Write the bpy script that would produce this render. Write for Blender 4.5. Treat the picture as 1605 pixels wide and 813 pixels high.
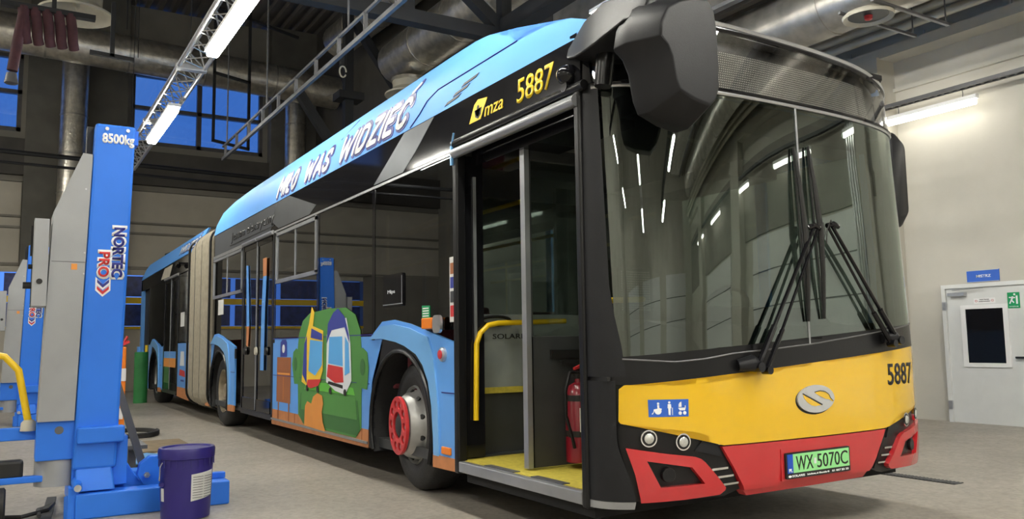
import bpy, bmesh, math, random
from mathutils import Vector, Matrix
random.seed(4)
PI = math.pi
scene = bpy.context.scene
C = scene.collection
for o in list(bpy.data.objects): bpy.data.objects.remove(o)

# ------------------------------------------------------------ camera
def make_camera():
    yaw, pit, rol = map(math.radians, (31.55, 5.81, .84))
    F = Vector((-math.cos(yaw), math.sin(yaw), 0)); R = Vector((math.sin(yaw), math.cos(yaw), 0)); Z = Vector((0, 0, 1))
    fw = F*math.cos(pit) + Z*math.sin(pit); up = Z*math.cos(pit) - F*math.sin(pit)
    r2 = R*math.cos(rol) - up*math.sin(rol); u2 = R*math.sin(rol) + up*math.cos(rol)
    cam = bpy.data.cameras.new('camera'); o = bpy.data.objects.new('camera', cam); C.objects.link(o)
    m = Matrix((r2, u2, -fw)).transposed().to_4x4(); m.translation = Vector((3.04, -2.52, 1.08))
    o.matrix_world = m
    cam.sensor_width = 36; cam.lens = 1286/1605*36; cam.clip_start = .05; cam.clip_end = 200
    scene.camera = o
make_camera()
# ------------------------------------------------------------ world: dusk sky outside the windows
world = bpy.data.worlds.new('dusk'); scene.world = world; world.use_nodes = True
nt = world.node_tree; bg = nt.nodes['Background']
tc = nt.nodes.new('ShaderNodeTexCoord'); nz = nt.nodes.new('ShaderNodeTexNoise'); nz.inputs['Scale'].default_value = 3.5
cr = nt.nodes.new('ShaderNodeValToRGB'); cr.color_ramp.elements[0].position = .35; cr.color_ramp.elements[1].position = .75
cr.color_ramp.elements[0].color = (.045, .155, .62, 1); cr.color_ramp.elements[1].color = (.11, .26, .78, 1)
nt.links.new(tc.outputs['Generated'], nz.inputs['Vector']); nt.links.new(nz.outputs['Fac'], cr.inputs['Fac'])
nt.links.new(cr.outputs['Color'], bg.inputs['Color']); bg.inputs['Strength'].default_value = 1.0
scene.view_settings.view_transform = 'Standard'; scene.view_settings.look = 'None'
scene.view_settings.gamma = 1; scene.view_settings.use_curve_mapping = False
scene.view_settings.exposure = 0.75
TUBE = 55.0      # emission of the fluorescent tubes
FILL = 1.0

# ------------------------------------------------------------ materials
def mat(name, col, rough=.5, metal=0., var=.06, vs=6., bump=0., bs=40., coat=0., spec=.5, coord='Object', emit=None, es=0):
    m = bpy.data.materials.new(name); m.use_nodes = True
    nt = m.node_tree; p = nt.nodes['Principled BSDF']
    p.inputs['Roughness'].default_value = rough; p.inputs['Metallic'].default_value = metal
    p.inputs['Specular IOR Level'].default_value = spec
    if coat: p.inputs['Coat Weight'].default_value = coat; p.inputs['Coat Roughness'].default_value = .05
    t = nt.nodes.new('ShaderNodeTexCoord')
    n = nt.nodes.new('ShaderNodeTexNoise'); n.inputs['Scale'].default_value = vs; n.inputs['Detail'].default_value = 5
    r = nt.nodes.new('ShaderNodeValToRGB'); r.color_ramp.elements[0].position = .3; r.color_ramp.elements[1].position = .7
    r.color_ramp.elements[0].color = (*[c*(1-var) for c in col], 1); r.color_ramp.elements[1].color = (*[min(1, c*(1+var)) for c in col], 1)
    nt.links.new(t.outputs[coord], n.inputs['Vector']); nt.links.new(n.outputs['Fac'], r.inputs['Fac']); nt.links.new(r.outputs['Color'], p.inputs['Base Color'])
    if bump:
        n2 = nt.nodes.new('ShaderNodeTexNoise'); n2.inputs['Scale'].default_value = bs; n2.inputs['Detail'].default_value = 4
        b = nt.nodes.new('ShaderNodeBump'); b.inputs['Strength'].default_value = bump; b.inputs['Distance'].default_value = .01
        nt.links.new(t.outputs[coord], n2.inputs['Vector']); nt.links.new(n2.outputs['Fac'], b.inputs['Height']); nt.links.new(b.outputs['Normal'], p.inputs['Normal'])
    if emit:
        p.inputs['Emission Color'].default_value = (*emit, 1); p.inputs['Emission Strength'].default_value = es
    return m
def glass(name, tint, refl=.06, rough=.01, gcol=(1, 1, 1), ior=1.5):
    m = bpy.data.materials.new(name); m.use_nodes = True; nt = m.node_tree
    for n in list(nt.nodes):
        if n.type != 'OUTPUT_MATERIAL': nt.nodes.remove(n)
    out = [n for n in nt.nodes][0]
    tr = nt.nodes.new('ShaderNodeBsdfTransparent'); tr.inputs['Color'].default_value = (*tint, 1)
    gl = nt.nodes.new('ShaderNodeBsdfGlossy'); gl.inputs['Roughness'].default_value = rough; gl.inputs['Color'].default_value = (*gcol, 1)
    fr = nt.nodes.new('ShaderNodeFresnel'); ge = nt.nodes.new('ShaderNodeNewGeometry'); mr = nt.nodes.new('ShaderNodeMapRange')
    mr.inputs[3].default_value = ior; mr.inputs[4].default_value = 1/ior       # thin pane: same reflectance from both sides
    nt.links.new(ge.outputs['Backfacing'], mr.inputs[0]); nt.links.new(mr.outputs[0], fr.inputs['IOR'])
    ad = nt.nodes.new('ShaderNodeMath'); ad.operation = 'ADD'; ad.use_clamp = True; ad.inputs[1].default_value = refl
    mx = nt.nodes.new('ShaderNodeMixShader')
    nt.links.new(fr.outputs[0], ad.inputs[0]); nt.links.new(ad.outputs[0], mx.inputs[0])
    nt.links.new(tr.outputs[0], mx.inputs[1]); nt.links.new(gl.outputs[0], mx.inputs[2]); nt.links.new(mx.outputs[0], out.inputs[0])
    return m
def mesh_mat():
    # perforated display panel seen through the mask glass: bright dots on a dark ground
    m = mat('display_mesh', (.03, .03, .03), .6, var=.0); nt = m.node_tree; p = nt.nodes['Principled BSDF']
    t = nt.nodes.new('ShaderNodeTexCoord'); sx = nt.nodes.new('ShaderNodeSeparateXYZ'); nt.links.new(t.outputs['Object'], sx.inputs[0])
    def cell(sock, pitch, duty):
        a = nt.nodes.new('ShaderNodeMath'); a.operation = 'DIVIDE'; a.inputs[1].default_value = pitch; nt.links.new(sock, a.inputs[0])
        b = nt.nodes.new('ShaderNodeMath'); b.operation = 'FRACT'; nt.links.new(a.outputs[0], b.inputs[0])
        c = nt.nodes.new('ShaderNodeMath'); c.operation = 'LESS_THAN'; c.inputs[1].default_value = duty; nt.links.new(b.outputs[0], c.inputs[0]); return c.outputs[0]
    k = nt.nodes.new('ShaderNodeMath'); k.operation = 'MULTIPLY'
    nt.links.new(cell(sx.outputs['Y'], .0135, .52), k.inputs[0]); nt.links.new(cell(sx.outputs['Z'], .0135, .52), k.inputs[1])
    mx = nt.nodes.new('ShaderNodeMix'); mx.data_type = 'RGBA'; mx.inputs[6].default_value = (.035, .033, .03, 1); mx.inputs[7].default_value = (.62, .60, .55, 1)
    nt.links.new(k.outputs[0], mx.inputs[0]); nt.links.new(mx.outputs[2], p.inputs['Base Color'])
    return m
MT = {}
def M_(name, *a, **k): MT[name] = mat(name, *a, **k); return MT[name]
M_('bus_blue', (.115, .36, .86), .36, coat=.15, var=.02)
M_('shroud_blue', (.115, .36, .86), .55, var=.02, spec=.25)
M_('bus_blue_light', (.17, .44, .84), .3, coat=.4, var=.03)
M_('bus_black', (.008, .008, .010), .06, var=.1, spec=.35)
M_('bus_grey_black', (.009, .009, .010), .30, var=.08, bump=.04, bs=90, spec=.3)
M_('plastic_dark', (.014, .0145, .017), .40, var=.1, bump=.12, bs=260, spec=.25)
M_('rubber', (.018, .018, .019), .62, var=.2, vs=14, bump=.3, bs=60)
M_('yellow', (.74, .455, .008), .22, coat=.8, var=.02)
M_('red', (.50, .022, .028), .25, coat=.7, var=.03)
M_('silver', (.55, .56, .58), .3, .8, var=.08)
M_('chrome', (.8, .8, .82), .12, 1., var=.03)
M_('alu_trim', (.36, .37, .39), .32, .6, var=.1)
M_('white', (.8, .8, .8), .5, var=.03)
M_('ink_black', (.01, .01, .01), .5, var=.0)
M_('navy', (.02, .025, .22), .45, var=.0)
M_('letter_white', (.85, .86, .88), .45, var=.0)
M_('sign_yellow', (.85, .58, .01), .4, var=.0)
M_('orange', (.85, .22, .01), .35, var=.05)
M_('wheel_silver', (.42, .42, .41), .42, .5, var=.15, vs=9)
M_('wheel_dirty', (.33, .28, .2), .6, .3, var=.3, vs=8)
M_('ring_red', (.55, .03, .035), .4, var=.12, vs=12)
M_('brown', (.36, .13, .05), .5, var=.15, vs=20)
M_('bellows', (.30, .27, .21), .85, var=.12, vs=12)
M_('floor_yellow', (.56, .46, .06), .7, var=.15, vs=30)
M_('inner_grey', (.045, .048, .05), .5, var=.1)
M_('inner_light', (.10, .10, .095), .6, var=.05)
M_('handrail', (.85, .56, .01), .35, var=.03)
M_('seat_red', (.16, .03, .04), .9, var=.3, vs=30)
M_('art_green', (.07, .25, .05), .5, var=.02); M_('art_green_dark', (.035, .15, .035), .5, var=.02); M_('art_green_bright', (.12, .50, .05), .5, var=.02)
M_('art_brown', (.33, .11, .035), .5, var=.05); M_('art_orange', (.72, .28, .05), .5, var=.03); M_('art_navy', (.03, .045, .3), .5, var=.0)
M_('art_yellow', (.85, .55, .03), .5, var=.0); M_('art_red', (.6, .03, .03), .5, var=.0); M_('art_white', (.75, .78, .8), .5, var=.0)
M_('art_sky', (.10, .40, .80), .5, var=.0); M_('plank', (.52, .20, .07), .5, var=.12, vs=12)
M_('plate_green', (.30, .75, .30), .5, var=.02); M_('plate_blue', (.01, .08, .5), .5, var=0)
M_('sticker_blue', (.02, .11, .52), .45, var=0)
M_('lamp_glass', (.6, .6, .58), .06, .6, var=.15, vs=60)
M_('lift_blue', (.028, .19, .80), .45, spec=.35, var=.05, vs=3)
M_('lift_grey', (.33, .34, .35), .45, var=.04, bump=.08, bs=200)
M_('bucket_blue', (.022, .014, .16), .38, var=.06)
M_('paper', (.62, .62, .6), .7, var=.05)
M_('concrete_wall', (.50, .48, .425), .9, var=.07, vs=1.6, bump=.1, bs=30)
M_('clad', (.25, .235, .205), .7, var=.10, vs=2)
M_('clad_dark', (.08, .075, .068), .8, var=.15, vs=2)
M_('pilaster', (.13, .125, .11), .85, var=.15, vs=2)
M_('ceiling_sheet', (.15, .135, .118), .7, var=.15, vs=1.5)
M_('black_steel', (.012, .013, .015), .55, var=.2)
M_('grey_steel', (.12, .12, .125), .5, .4, var=.15)
M_('foil', (.68, .65, .58), .3, .9, var=.22, vs=7, bump=.9, bs=16)
M_('duct_metal', (.45, .43, .39), .35, .8, var=.25, vs=5, bump=.35, bs=10)
M_('truss_alu', (.62, .62, .62), .3, .85, var=.05)
M_('cream', (.50, .47, .38), .5, var=.08)
M_('hose_maroon', (.06, .02, .026), .8, var=.25, vs=9, bump=.4)
M_('pipe_blue', (.02, .06, .28), .4, var=.05)
M_('pipe_cream', (.62, .59, .50), .4, .2, var=.08)
M_('door_white', (.66, .67, .66), .45, var=.03)
M_('sign_green', (.0, .30, .10), .45, var=0)
M_('bollard', (.03, .22, .06), .5, var=.12)
M_('wood', (.20, .15, .09), .8, var=.25, vs=9)
M_('gate_blue', (.02, .04, .20), .35, var=.4, vs=8)
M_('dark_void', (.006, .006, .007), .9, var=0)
MT['mesh'] = mesh_mat()
MT['windshield'] = glass('windshield_glass', (.37, .42, .395), .10, .002, (.92, 1, .95), 1.5)
MT['side_glass'] = glass('side_glass', (.22, .23, .23), .08, .01, (.95, .97, 1), 1.5)
MT['mask_glass'] = glass('mask_glass', (.86, .87, .87), .05, .01, ior=1.45)
MT['clear_glass'] = glass('clear_glass', (.72, .76, .74), .04, .02)
def emitter(name, col, s):
    m = bpy.data.materials.new(name); m.use_nodes = True; nt = m.node_tree
    p = nt.nodes['Principled BSDF']; p.inputs['Base Color'].default_value = (.8, .8, .8, 1)
    p.inputs['Emission Color'].default_value = (*col, 1); p.inputs['Emission Strength'].default_value = s; return m
MT['tube'] = emitter('tube_light', (1, .97, .86), TUBE)
MT['tube_wall'] = emitter('tube_wall_light', (1, .96, .84), 8)
MT['tube_fill'] = emitter('tube_fill_light', (1, .97, .88), 95)  # strong emission for the added fill lamps kept out of view
def floor_mat():
    m = mat('floor_concrete', (.34, .31, .265), .42, var=.13, vs=1.1, bump=.06, bs=25); nt = m.node_tree; p = nt.nodes['Principled BSDF']
    t = nt.nodes.new('ShaderNodeTexCoord'); n = nt.nodes.new('ShaderNodeTexNoise'); n.inputs['Scale'].default_value = 9; n.inputs['Detail'].default_value = 8
    r = nt.nodes.new('ShaderNodeMapRange'); r.inputs[3].default_value = .3; r.inputs[4].default_value = .62
    nt.links.new(t.outputs['Object'], n.inputs['Vector']); nt.links.new(n.outputs['Fac'], r.inputs[0]); nt.links.new(r.outputs[0], p.inputs['Roughness'])
    src = p.inputs['Base Color'].links[0].from_socket
    n2 = nt.nodes.new('ShaderNodeTexNoise'); n2.inputs['Scale'].default_value = 26; n2.inputs['Detail'].default_value = 8; n2.inputs['Distortion'].default_value = .6
    r2 = nt.nodes.new('ShaderNodeMapRange'); r2.inputs[1].default_value = .35; r2.inputs[2].default_value = .6; r2.inputs[3].default_value = .80; r2.inputs[4].default_value = 1.05
    nt.links.new(t.outputs['Object'], n2.inputs['Vector']); nt.links.new(n2.outputs['Fac'], r2.inputs[0])
    mx = nt.nodes.new('ShaderNodeVectorMath'); mx.operation = 'SCALE'; nt.links.new(src, mx.inputs[0]); nt.links.new(r2.outputs[0], mx.inputs['Scale']); nt.links.new(mx.outputs[0], p.inputs['Base Color'])
    return m
MT['floor'] = floor_mat()

# ------------------------------------------------------------ mesh helpers
ORG = {}
def org(p): return ORG.get(p.name, Vector((0, 0, 0))) if p else Vector((0, 0, 0))
class MB:
    def __init__(s): s.v = []; s.f = []; s.marks = []
    def add(s, vs, fs):
        b = len(s.v); s.marks.append((b, len(s.f))); s.v += [tuple(v) for v in vs]; s.f += [tuple(i+b for i in f) for f in fs]; return s
    def box(s, x0, x1, y0, y1, z0, z1):
        return s.add([(x, y, z) for z in (z0, z1) for y in (y0, y1) for x in (x0, x1)], [(0, 2, 3, 1), (4, 5, 7, 6), (0, 1, 5, 4), (2, 6, 7, 3), (0, 4, 6, 2), (1, 3, 7, 5)])
    def hexa(s, b, t):   # two quads of four points
        return s.add(list(b)+list(t), [(3, 2, 1, 0), (4, 5, 6, 7), (0, 1, 5, 4), (1, 2, 6, 5), (2, 3, 7, 6), (3, 0, 4, 7)])
    def loft(s, rings, close=True, cap=True):
        n = len(rings[0]); vs = [p for r in rings for p in r]; fs = []
        for i in range(len(rings)-1):
            for j in range(n if close else n-1):
                k = (j+1) % n; fs.append((i*n+j, i*n+k, (i+1)*n+k, (i+1)*n+j))
        if cap: fs += [tuple(range(n))[::-1], tuple((len(rings)-1)*n+j for j in range(n))]
        return s.add(vs, fs)
    def tube(s, pts, r, n=8, cap=True):
        pts = [Vector(p) for p in pts]; rings = []
        rr = r if isinstance(r, (list, tuple)) else [r]*len(pts)
        prev = None
        for i, p in enumerate(pts):
            d = (pts[min(i+1, len(pts)-1)]-pts[max(i-1, 0)]).normalized()
            if prev is None:
                a = Vector((0, 0, 1)) if abs(d.z) < .9 else Vector((1, 0, 0)); u = d.cross(a).normalized()
            else: u = (prev - d*prev.dot(d)).normalized()
            prev = u; w = d.cross(u)
            rings.append([p + (u*math.cos(2*PI*k/n)+w*math.sin(2*PI*k/n))*rr[i] for k in range(n)])
        return s.loft(rings, True, cap)
    def bar(s, p0, p1, w, h, up=(0, 0, 1)):
        p0, p1 = Vector(p0), Vector(p1); d = (p1-p0).normalized(); u = Vector(up)
        if abs(d.dot(u)) > .98: u = Vector((1, 0, 0))
        a = d.cross(u).normalized()*w/2; b = a.cross(d).normalized()*h/2
        return s.loft([[p-a-b, p+a-b, p+a+b, p-a+b] for p in (p0, p1)])
    def lathe(s, prof, c, axis='y', n=40, close=False):
        rings = []
        for (a, r) in prof:
            ring = []
            for k in range(n):
                co, si = r*math.cos(2*PI*k/n), r*math.sin(2*PI*k/n)
                ring.append({'y': (c[0]+co, c[1]+a, c[2]+si), 'z': (c[0]+co, c[1]+si, c[2]+a), 'x': (c[0]+a, c[1]+co, c[2]+si)}[axis])
            rings.append(ring)
        if close: rings.append(rings[0])
        return s.loft(rings, True, not close)
def link(name, me, m, parent=None):
    o = bpy.data.objects.new(name, me); C.objects.link(o)
    if m is not None:
        for x in (m if isinstance(m, list) else [m]): me.materials.append(MT[x] if isinstance(x, str) else x)
    if parent:
        o.parent = parent
    ORG[o.name] = org(parent).copy()
    return o
def finish(me, smooth):
    bm = bmesh.new(); bm.from_mesh(me); bmesh.ops.recalc_face_normals(bm, faces=bm.faces); bm.to_mesh(me); bm.free()
    if smooth:
        me.polygons.foreach_set('use_smooth', [True]*len(me.polygons)); me.set_sharp_from_angle(angle=math.radians(smooth if smooth > 1 else 38))
def build(mb, name, m, parent=None, smooth=0, bevel=0, seg=2):
    off = org(parent); me = bpy.data.meshes.new(name)
    base = Vector((0, 0, 0))
    if parent is None and mb.v:
        xs, ys, zs = zip(*mb.v); base = Vector(((min(xs)+max(xs))/2, (min(ys)+max(ys))/2, min(zs)))
        off = base
    me.from_pydata([(v[0]-off.x, v[1]-off.y, v[2]-off.z) for v in mb.v], [], mb.f); finish(me, smooth)
    o = link(name, me, m, parent)
    if parent is None: o.location = base; ORG[o.name] = base
    if bevel:
        b = o.modifiers.new('bevel', 'BEVEL'); b.width = bevel; b.segments = seg; b.limit_method = 'ANGLE'; b.angle_limit = math.radians(35)
        if smooth: o.modifiers.new('wn', 'WEIGHTED_NORMAL')
    return o
def B(name, m, parent, x0, x1, y0, y1, z0, z1, bevel=0):
    return build(MB().box(x0, x1, y0, y1, z0, z1), name, m, parent, bevel=bevel)
def tag(o, label=None, cat=None, group=None, kind=None):
    if label: o['label'] = label
    if cat: o['category'] = cat
    if group: o['group'] = group
    if kind: o['kind'] = kind
    return o
def thing(name, loc, label, cat, group=None):
    o = bpy.data.objects.new(name, None); C.objects.link(o); o.location = loc; o.empty_display_size = .2
    ORG[o.name] = Vector(loc); return tag(o, label, cat, group)
def copy_tree(o, loc=None, rot=None, parent=None):
    c = o.copy(); C.objects.link(c); c.parent = parent
    if loc is not None: c.location = loc
    if rot is not None: c.rotation_euler = rot
    for ch in list(o.children): copy_tree(ch, parent=c)
    return c
# a polygon in (a,b) sliced along a and b, extruded in depth, then bent by fn(a, b, depth) -> world
def sheet(name, m, parent, poly, fn, d0, d1, cuts_a=(), cuts_b=(), smooth=30, holes=None):
    bm = bmesh.new()
    vs = [bm.verts.new((a, b, 0)) for a, b in poly]
    f = bm.faces.new(vs)
    if holes:
        es = list(f.edges); bm.faces.remove(f)
        for h in holes:
            hv = [bm.verts.new((a, b, 0)) for a, b in h]
            es += [bm.edges.new((hv[i], hv[(i+1) % len(hv)])) for i in range(len(hv))]
        bmesh.ops.triangle_fill(bm, use_beauty=True, use_dissolve=False, edges=es)
    else:
        bmesh.ops.triangulate(bm, faces=[f], ngon_method='EAR_CLIP')
    for a in cuts_a:
        g = bm.verts[:]+bm.edges[:]+bm.faces[:]; bmesh.ops.bisect_plane(bm, geom=g, plane_co=(a, 0, 0), plane_no=(1, 0, 0), dist=1e-5)
    for b in cuts_b:
        g = bm.verts[:]+bm.edges[:]+bm.faces[:]; bmesh.ops.bisect_plane(bm, geom=g, plane_co=(0, b, 0), plane_no=(0, 1, 0), dist=1e-5)
    r = bmesh.ops.extrude_face_region(bm, geom=bm.faces[:])
    top = {v for v in r['geom'] if isinstance(v, bmesh.types.BMVert)}
    off = org(parent)
    if parent is None: off = Vector(fn(*poly[0], d0))
    for v in bm.verts:
        v.co = Vector(fn(v.co.x, v.co.y, d1 if v in top else d0)) - off
    bmesh.ops.recalc_face_normals(bm, faces=bm.faces)
    me = bpy.data.meshes.new(name); bm.to_mesh(me); bm.free()
    if smooth: me.polygons.foreach_set('use_smooth', [True]*len(me.polygons)); me.set_sharp_from_angle(angle=math.radians(smooth))
    o = link(name, me, m, parent)
    if parent is None: o.location = off; ORG[o.name] = off.copy()
    return o
def text(s, m, parent, name, fn, box=None, size=.1, at=(0, 0), shear=0., bold=0., depth=(0, .003), rot=0, align='LEFT', cuts=()):
    cu = bpy.data.curves.new('t', 'FONT'); cu.body = s; cu.size = 1.; cu.shear = shear; cu.offset = bold; cu.resolution_u = 3; cu.extrude = .0; cu.align_x = align
    o = bpy.data.objects.new('t', cu); C.objects.link(o)
    dg = bpy.context.evaluated_depsgraph_get(); dg.update()
    me = bpy.data.meshes.new_from_object(o.evaluated_get(dg)); bpy.data.objects.remove(o); bpy.data.curves.remove(cu)
    bm = bmesh.new(); bm.from_mesh(me)
    bmesh.ops.remove_doubles(bm, verts=bm.verts, dist=1e-5)
    xs = [v.co.x for v in bm.verts]; ys = [v.co.y for v in bm.verts]
    x0, x1, y0, y1 = min(xs), max(xs), min(ys), max(ys)
    off = org(parent)
    if cuts:
        sc_ = (y1-y0)/(box[3]-box[2])
        for cz in cuts:
            g = bm.verts[:]+bm.edges[:]+bm.faces[:]
            bmesh.ops.bisect_plane(bm, geom=g, plane_co=(0, y0+(cz-box[2])*sc_, 0), plane_no=(0, 1, 0), dist=1e-6)
    r = bmesh.ops.extrude_face_region(bm, geom=bm.faces[:]); top = {v for v in r['geom'] if isinstance(v, bmesh.types.BMVert)}
    for v in bm.verts:
        a, b = v.co.x, v.co.y
        if box: a = box[0]+(a-x0)/(x1-x0)*(box[1]-box[0]); b = box[2]+(b-y0)/(y1-y0)*(box[3]-box[2])
        else: a = at[0]+a*size; b = at[1]+b*size
        if rot == -90: a, b = b, -a
        v.co = Vector(fn(a, b, depth[1] if v in top else depth[0])) - off
    bmesh.ops.recalc_face_normals(bm, faces=bm.faces)
    bm.to_mesh(me); bm.free(); me.name = name; me.materials.clear()
    return link(name, me, m, parent)
def build_split(mb, name, m, parent, **k):     # every added chunk becomes a part of its own
    ends = mb.marks+[(len(mb.v), len(mb.f))]
    for (v0, f0), (v1, f1) in zip(ends[:-1], ends[1:]):
        q = MB(); q.v = mb.v[v0:v1]; q.f = [tuple(i-v0 for i in f) for f in mb.f[f0:f1]]; build(q, name, m, parent, **k)
def arc(cx, cy, r, a0, a1, n, ry=None):
    return [(cx+r*math.cos(math.radians(a0+(a1-a0)*i/n)), cy+(ry or r)*math.sin(math.radians(a0+(a1-a0)*i/n))) for i in range(n+1)]
def rrect(x0, x1, y0, y1, r, n=4):
    return arc(x1-r, y0+r, r, -90, 0, n)+arc(x1-r, y1-r, r, 0, 90, n)+arc(x0+r, y1-r, r, 90, 180, n)+arc(x0+r, y0+r, r, 180, 270, n)
SIDE = lambda x, z, d: (x, -d, z)            # door-side skin of the bus: d is how far it stands out
def rng(a, b, n): return [a+(b-a)*i/n for i in range(n+1)]

# ============================================================ SETTING
XE, XF, YL, YR, ZC, ZA = -20.2, 16.0, -9.0, 7.85, 10.2, 6.2
def struct(mb, name, m, **k): return tag(build(mb, name, m, **k), kind='structure')
struct(MB().box(XE-.3, XF+.3, YL-.3, YR+.3, -.2, 0), 'floor', 'floor')
def ribbed(x0, x1, y0, y1, z, pitch=.33, h=.09):
    mb = MB(); ring = []; y = y0
    prof = []
    while y < y1:
        for dy, dz in ((0, 0), (.12, 0), (.16, h), (.29, h)): prof.append((y+dy, z+dz))
        y += pitch
    prof = [(a, b) for a, b in prof if a <= y1]+[(y1, z)]
    loop = prof+[(y1, z+.25), (y0, z+.25)]
    mb.loft([[(x, a, b) for a, b in loop] for x in (x0, x1)]); return mb
struct(ribbed(XE-.3, XF+.3, YL-.3, 4.95, ZC), 'ceiling', 'ceiling_sheet')
struct(ribbed(XE-.3, XF+.3, 4.95, YR+.3, ZA), 'ceiling', 'ceiling_sheet')
struct(MB().box(XE-.3, XF+.3, 4.9, 5.0, ZA, ZC+.3), 'trim_1', 'clad_dark')
struct(MB().box(XE-.3, XF+.3, YR, YR+.3, 0, ZC), 'wall_right', 'concrete_wall')
struct(MB().box(XE-.3, XF+.3, YL-.3, YL, 0, ZC), 'wall_left', 'concrete_wall')
struct(MB().box(XF, XF+.3, YL-.3, YR+.3, 0, ZC), 'wall_front', 'concrete_wall')
# end wall with openings for three windows
WZ0, WZ1 = 6.45, 8.42
wins = [(-7.2, -2.45), (0.02, 3.47), (5.35, 7.5)]
mb = MB().box(XE-.3, XE, YL-.3, YR+.3, 3.12, WZ0).box(XE-.3, XE, YL-.3, YR+.3, WZ1, ZC)
e = [YL-.3]+[v for w in wins for v in w]+[YR+.3]
for a, b in zip(e[::2], e[1::2]): mb.box(XE-.3, XE, a, b, WZ0, WZ1)
mb.box(XE-.3, XE, 1.5, YR+.3, 0, 3.12).box(XE-.3, XE, YL-.3, -6.5, 0, 3.12)
for z in (3.15, 4.05, 4.32, 5.2): mb.box(XE, XE+.05, YL, YR, z, z+.05)
struct(mb, 'wall_back', 'clad')
for i, (a, b) in enumerate(wins):
    mb = MB().box(XE-.2, XE-.06, a, b, WZ0, WZ0+.12).box(XE-.2, XE-.06, a, b, WZ1-.1, WZ1).box(XE-.2, XE-.06, a, a+.1, WZ0, WZ1).box(XE-.2, XE-.06, b-.1, b, WZ0, WZ1)
    k = 2 if b-a > 3 else 1
    for j in range(1, k): y = a+(b-a)*j/k; mb.box(XE-.2, XE-.06, y-.06, y+.06, WZ0, WZ1)
    zz = WZ0+1.02; mb.box(XE-.2, XE-.06, a, b, zz-.05, zz+.05)
    w = struct(mb, 'window_%d' % (i+1), 'grey_steel')
    p = MB().box(XE-.14, XE-.13, a, b, WZ0, WZ1); build(p, 'pane', 'clear_glass', w)
M_('clad_brightened', (.52, .485, .41), .75, var=.06, vs=2)  # beige cladding, colour raised in place of lamplight at the far end
mb = MB()
for z0, z1 in ((3.14, 4.03), (4.07, 4.30), (4.34, 5.18)): mb.box(XE, XE+.03, -.08, 3.58, z0, z1).box(XE, XE+.03, YL, -2.37, z0, z1)
struct(mb, 'trim_14', 'clad_brightened')
# dark structural bands and pilasters of the end wall
struct(MB().box(XE, XE+.35, -2.35, -.1, 0, ZC), 'trim_2', 'pilaster')
struct(MB().box(XE, XE+.35, 3.6, 5.3, 0, ZC), 'trim_3', 'pilaster')
struct(MB().box(XE, XE+.18, YL, YR, 5.35, 6.25), 'trim_4', 'clad_dark')
struct(MB().box(XE, XE+.3, YL, YR, 8.6, 9.0), 'trim_5', 'clad_dark')
# sectional gate in the end wall
g = struct(MB().box(XE-.12, XE-.02, -6.5, 1.5, 0, 1.62).box(XE-.12, XE-.02, -6.5, 1.5, 2.98, 3.12), 'door_1', 'clad_brightened')
mb = MB()
for k in range(6): mb.box(XE-.02, XE+.0, -6.4+k*1.25, -5.28+k*1.25, 1.66, 2.22).box(XE-.02, XE+.0, -6.4+k*1.25, -5.28+k*1.25, 2.42, 2.95)
build(mb, 'gate_window', 'gate_blue', g)
build(MB().box(XE-.1, XE+.03, -6.5, 1.5, 2.24, 2.40).box(XE-.1, XE+.03, -6.5, 1.5, 1.58, 1.65), 'gate_rail', 'handrail', g)
# right wall: pilasters, door, upper ledge
mb = MB()
struct(MB().box(-4.35, -3.62, YR-.38, YR, 0, 4.9), 'trim_6', 'concrete_wall')
for i, x in enumerate((-17, -11, 2.2, 8.2, 13)): struct(MB().box(x-.35, x+.35, YR-.38, YR, 0, 4.9), 'trim_%d' % (7+i), 'concrete_wall')
struct(MB().box(XE, XF, YR-.32, YR, 4.88, 5.02).box(XE, XF, YR-.05, YR, 4.45, 4.5), 'trim_12', 'concrete_wall')
struct(MB().box(1.6, XF, YR-.05, YR, 3.05, 4.45), 'trim_13', 'clad')
# white sectional gates in the right wall beyond the camera and in the wall behind it (seen mirrored in the windscreen)
for i, (a, b) in enumerate(((3.1, 7.3), (9.1, 12.3))):
    g = struct(MB().box(a, b, YR-.06, YR, 0, 3.0), 'door_%d' % (3+i), 'door_white'); mb = MB()
    for z in (.6, 1.2, 1.8, 2.4): mb.box(a, b, YR-.075, YR-.06, z, z+.02)
    build(mb, 'gate_seam', 'grey_steel', g)
for i, (a, b) in enumerate(((-7, -3), (-1.6, 2.4), (3.6, 6.8))):
    g = struct(MB().box(XF-.08, XF, a, b, 0, 3.6), 'door_%d' % (5+i), 'door_white'); mb = MB()
    for z in (.6, 1.2, 2.4, 3.0): mb.box(XF-.1, XF-.08, a, b, z, z+.02)
    build(mb, 'gate_seam', 'grey_steel', g)
# personnel door with its fittings
DY = YR-.03
d = struct(MB().box(-3.06, -2.02, DY-.02, YR, .0, 1.69), 'door_2', 'door_white', bevel=.004)
build(MB().box(-3.11, -3.06, DY-.05, YR, 0, 1.69).box(-2.02, -1.97, DY-.05, YR, 0, 1.69).box(-3.11, -1.97, DY-.05, YR, 1.69, 1.74), 'door_frame', 'door_white', d)
wf = build(MB().box(-2.88, -2.82, DY-.04, DY-.02, .70, 1.47).box(-2.36, -2.30, DY-.04, DY-.02, .70, 1.47).box(-2.82, -2.36, DY-.04, DY-.02, 1.42, 1.47).box(-2.82, -2.36, DY-.04, DY-.02, .70, .75), 'window_frame', 'white', d)
build(MB().box(-2.82, -2.36, DY-.03, DY-.024, .75, 1.42), 'pane', 'bus_black', wf)
cl = build(MB().box(-3.01, -2.79, DY-.09, DY-.02, 1.585, 1.635).bar((-2.95, DY-.08, 1.665), (-2.56, DY-.08, 1.675), .02, .012), 'door_closer', 'silver', d, bevel=.006)
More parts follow.
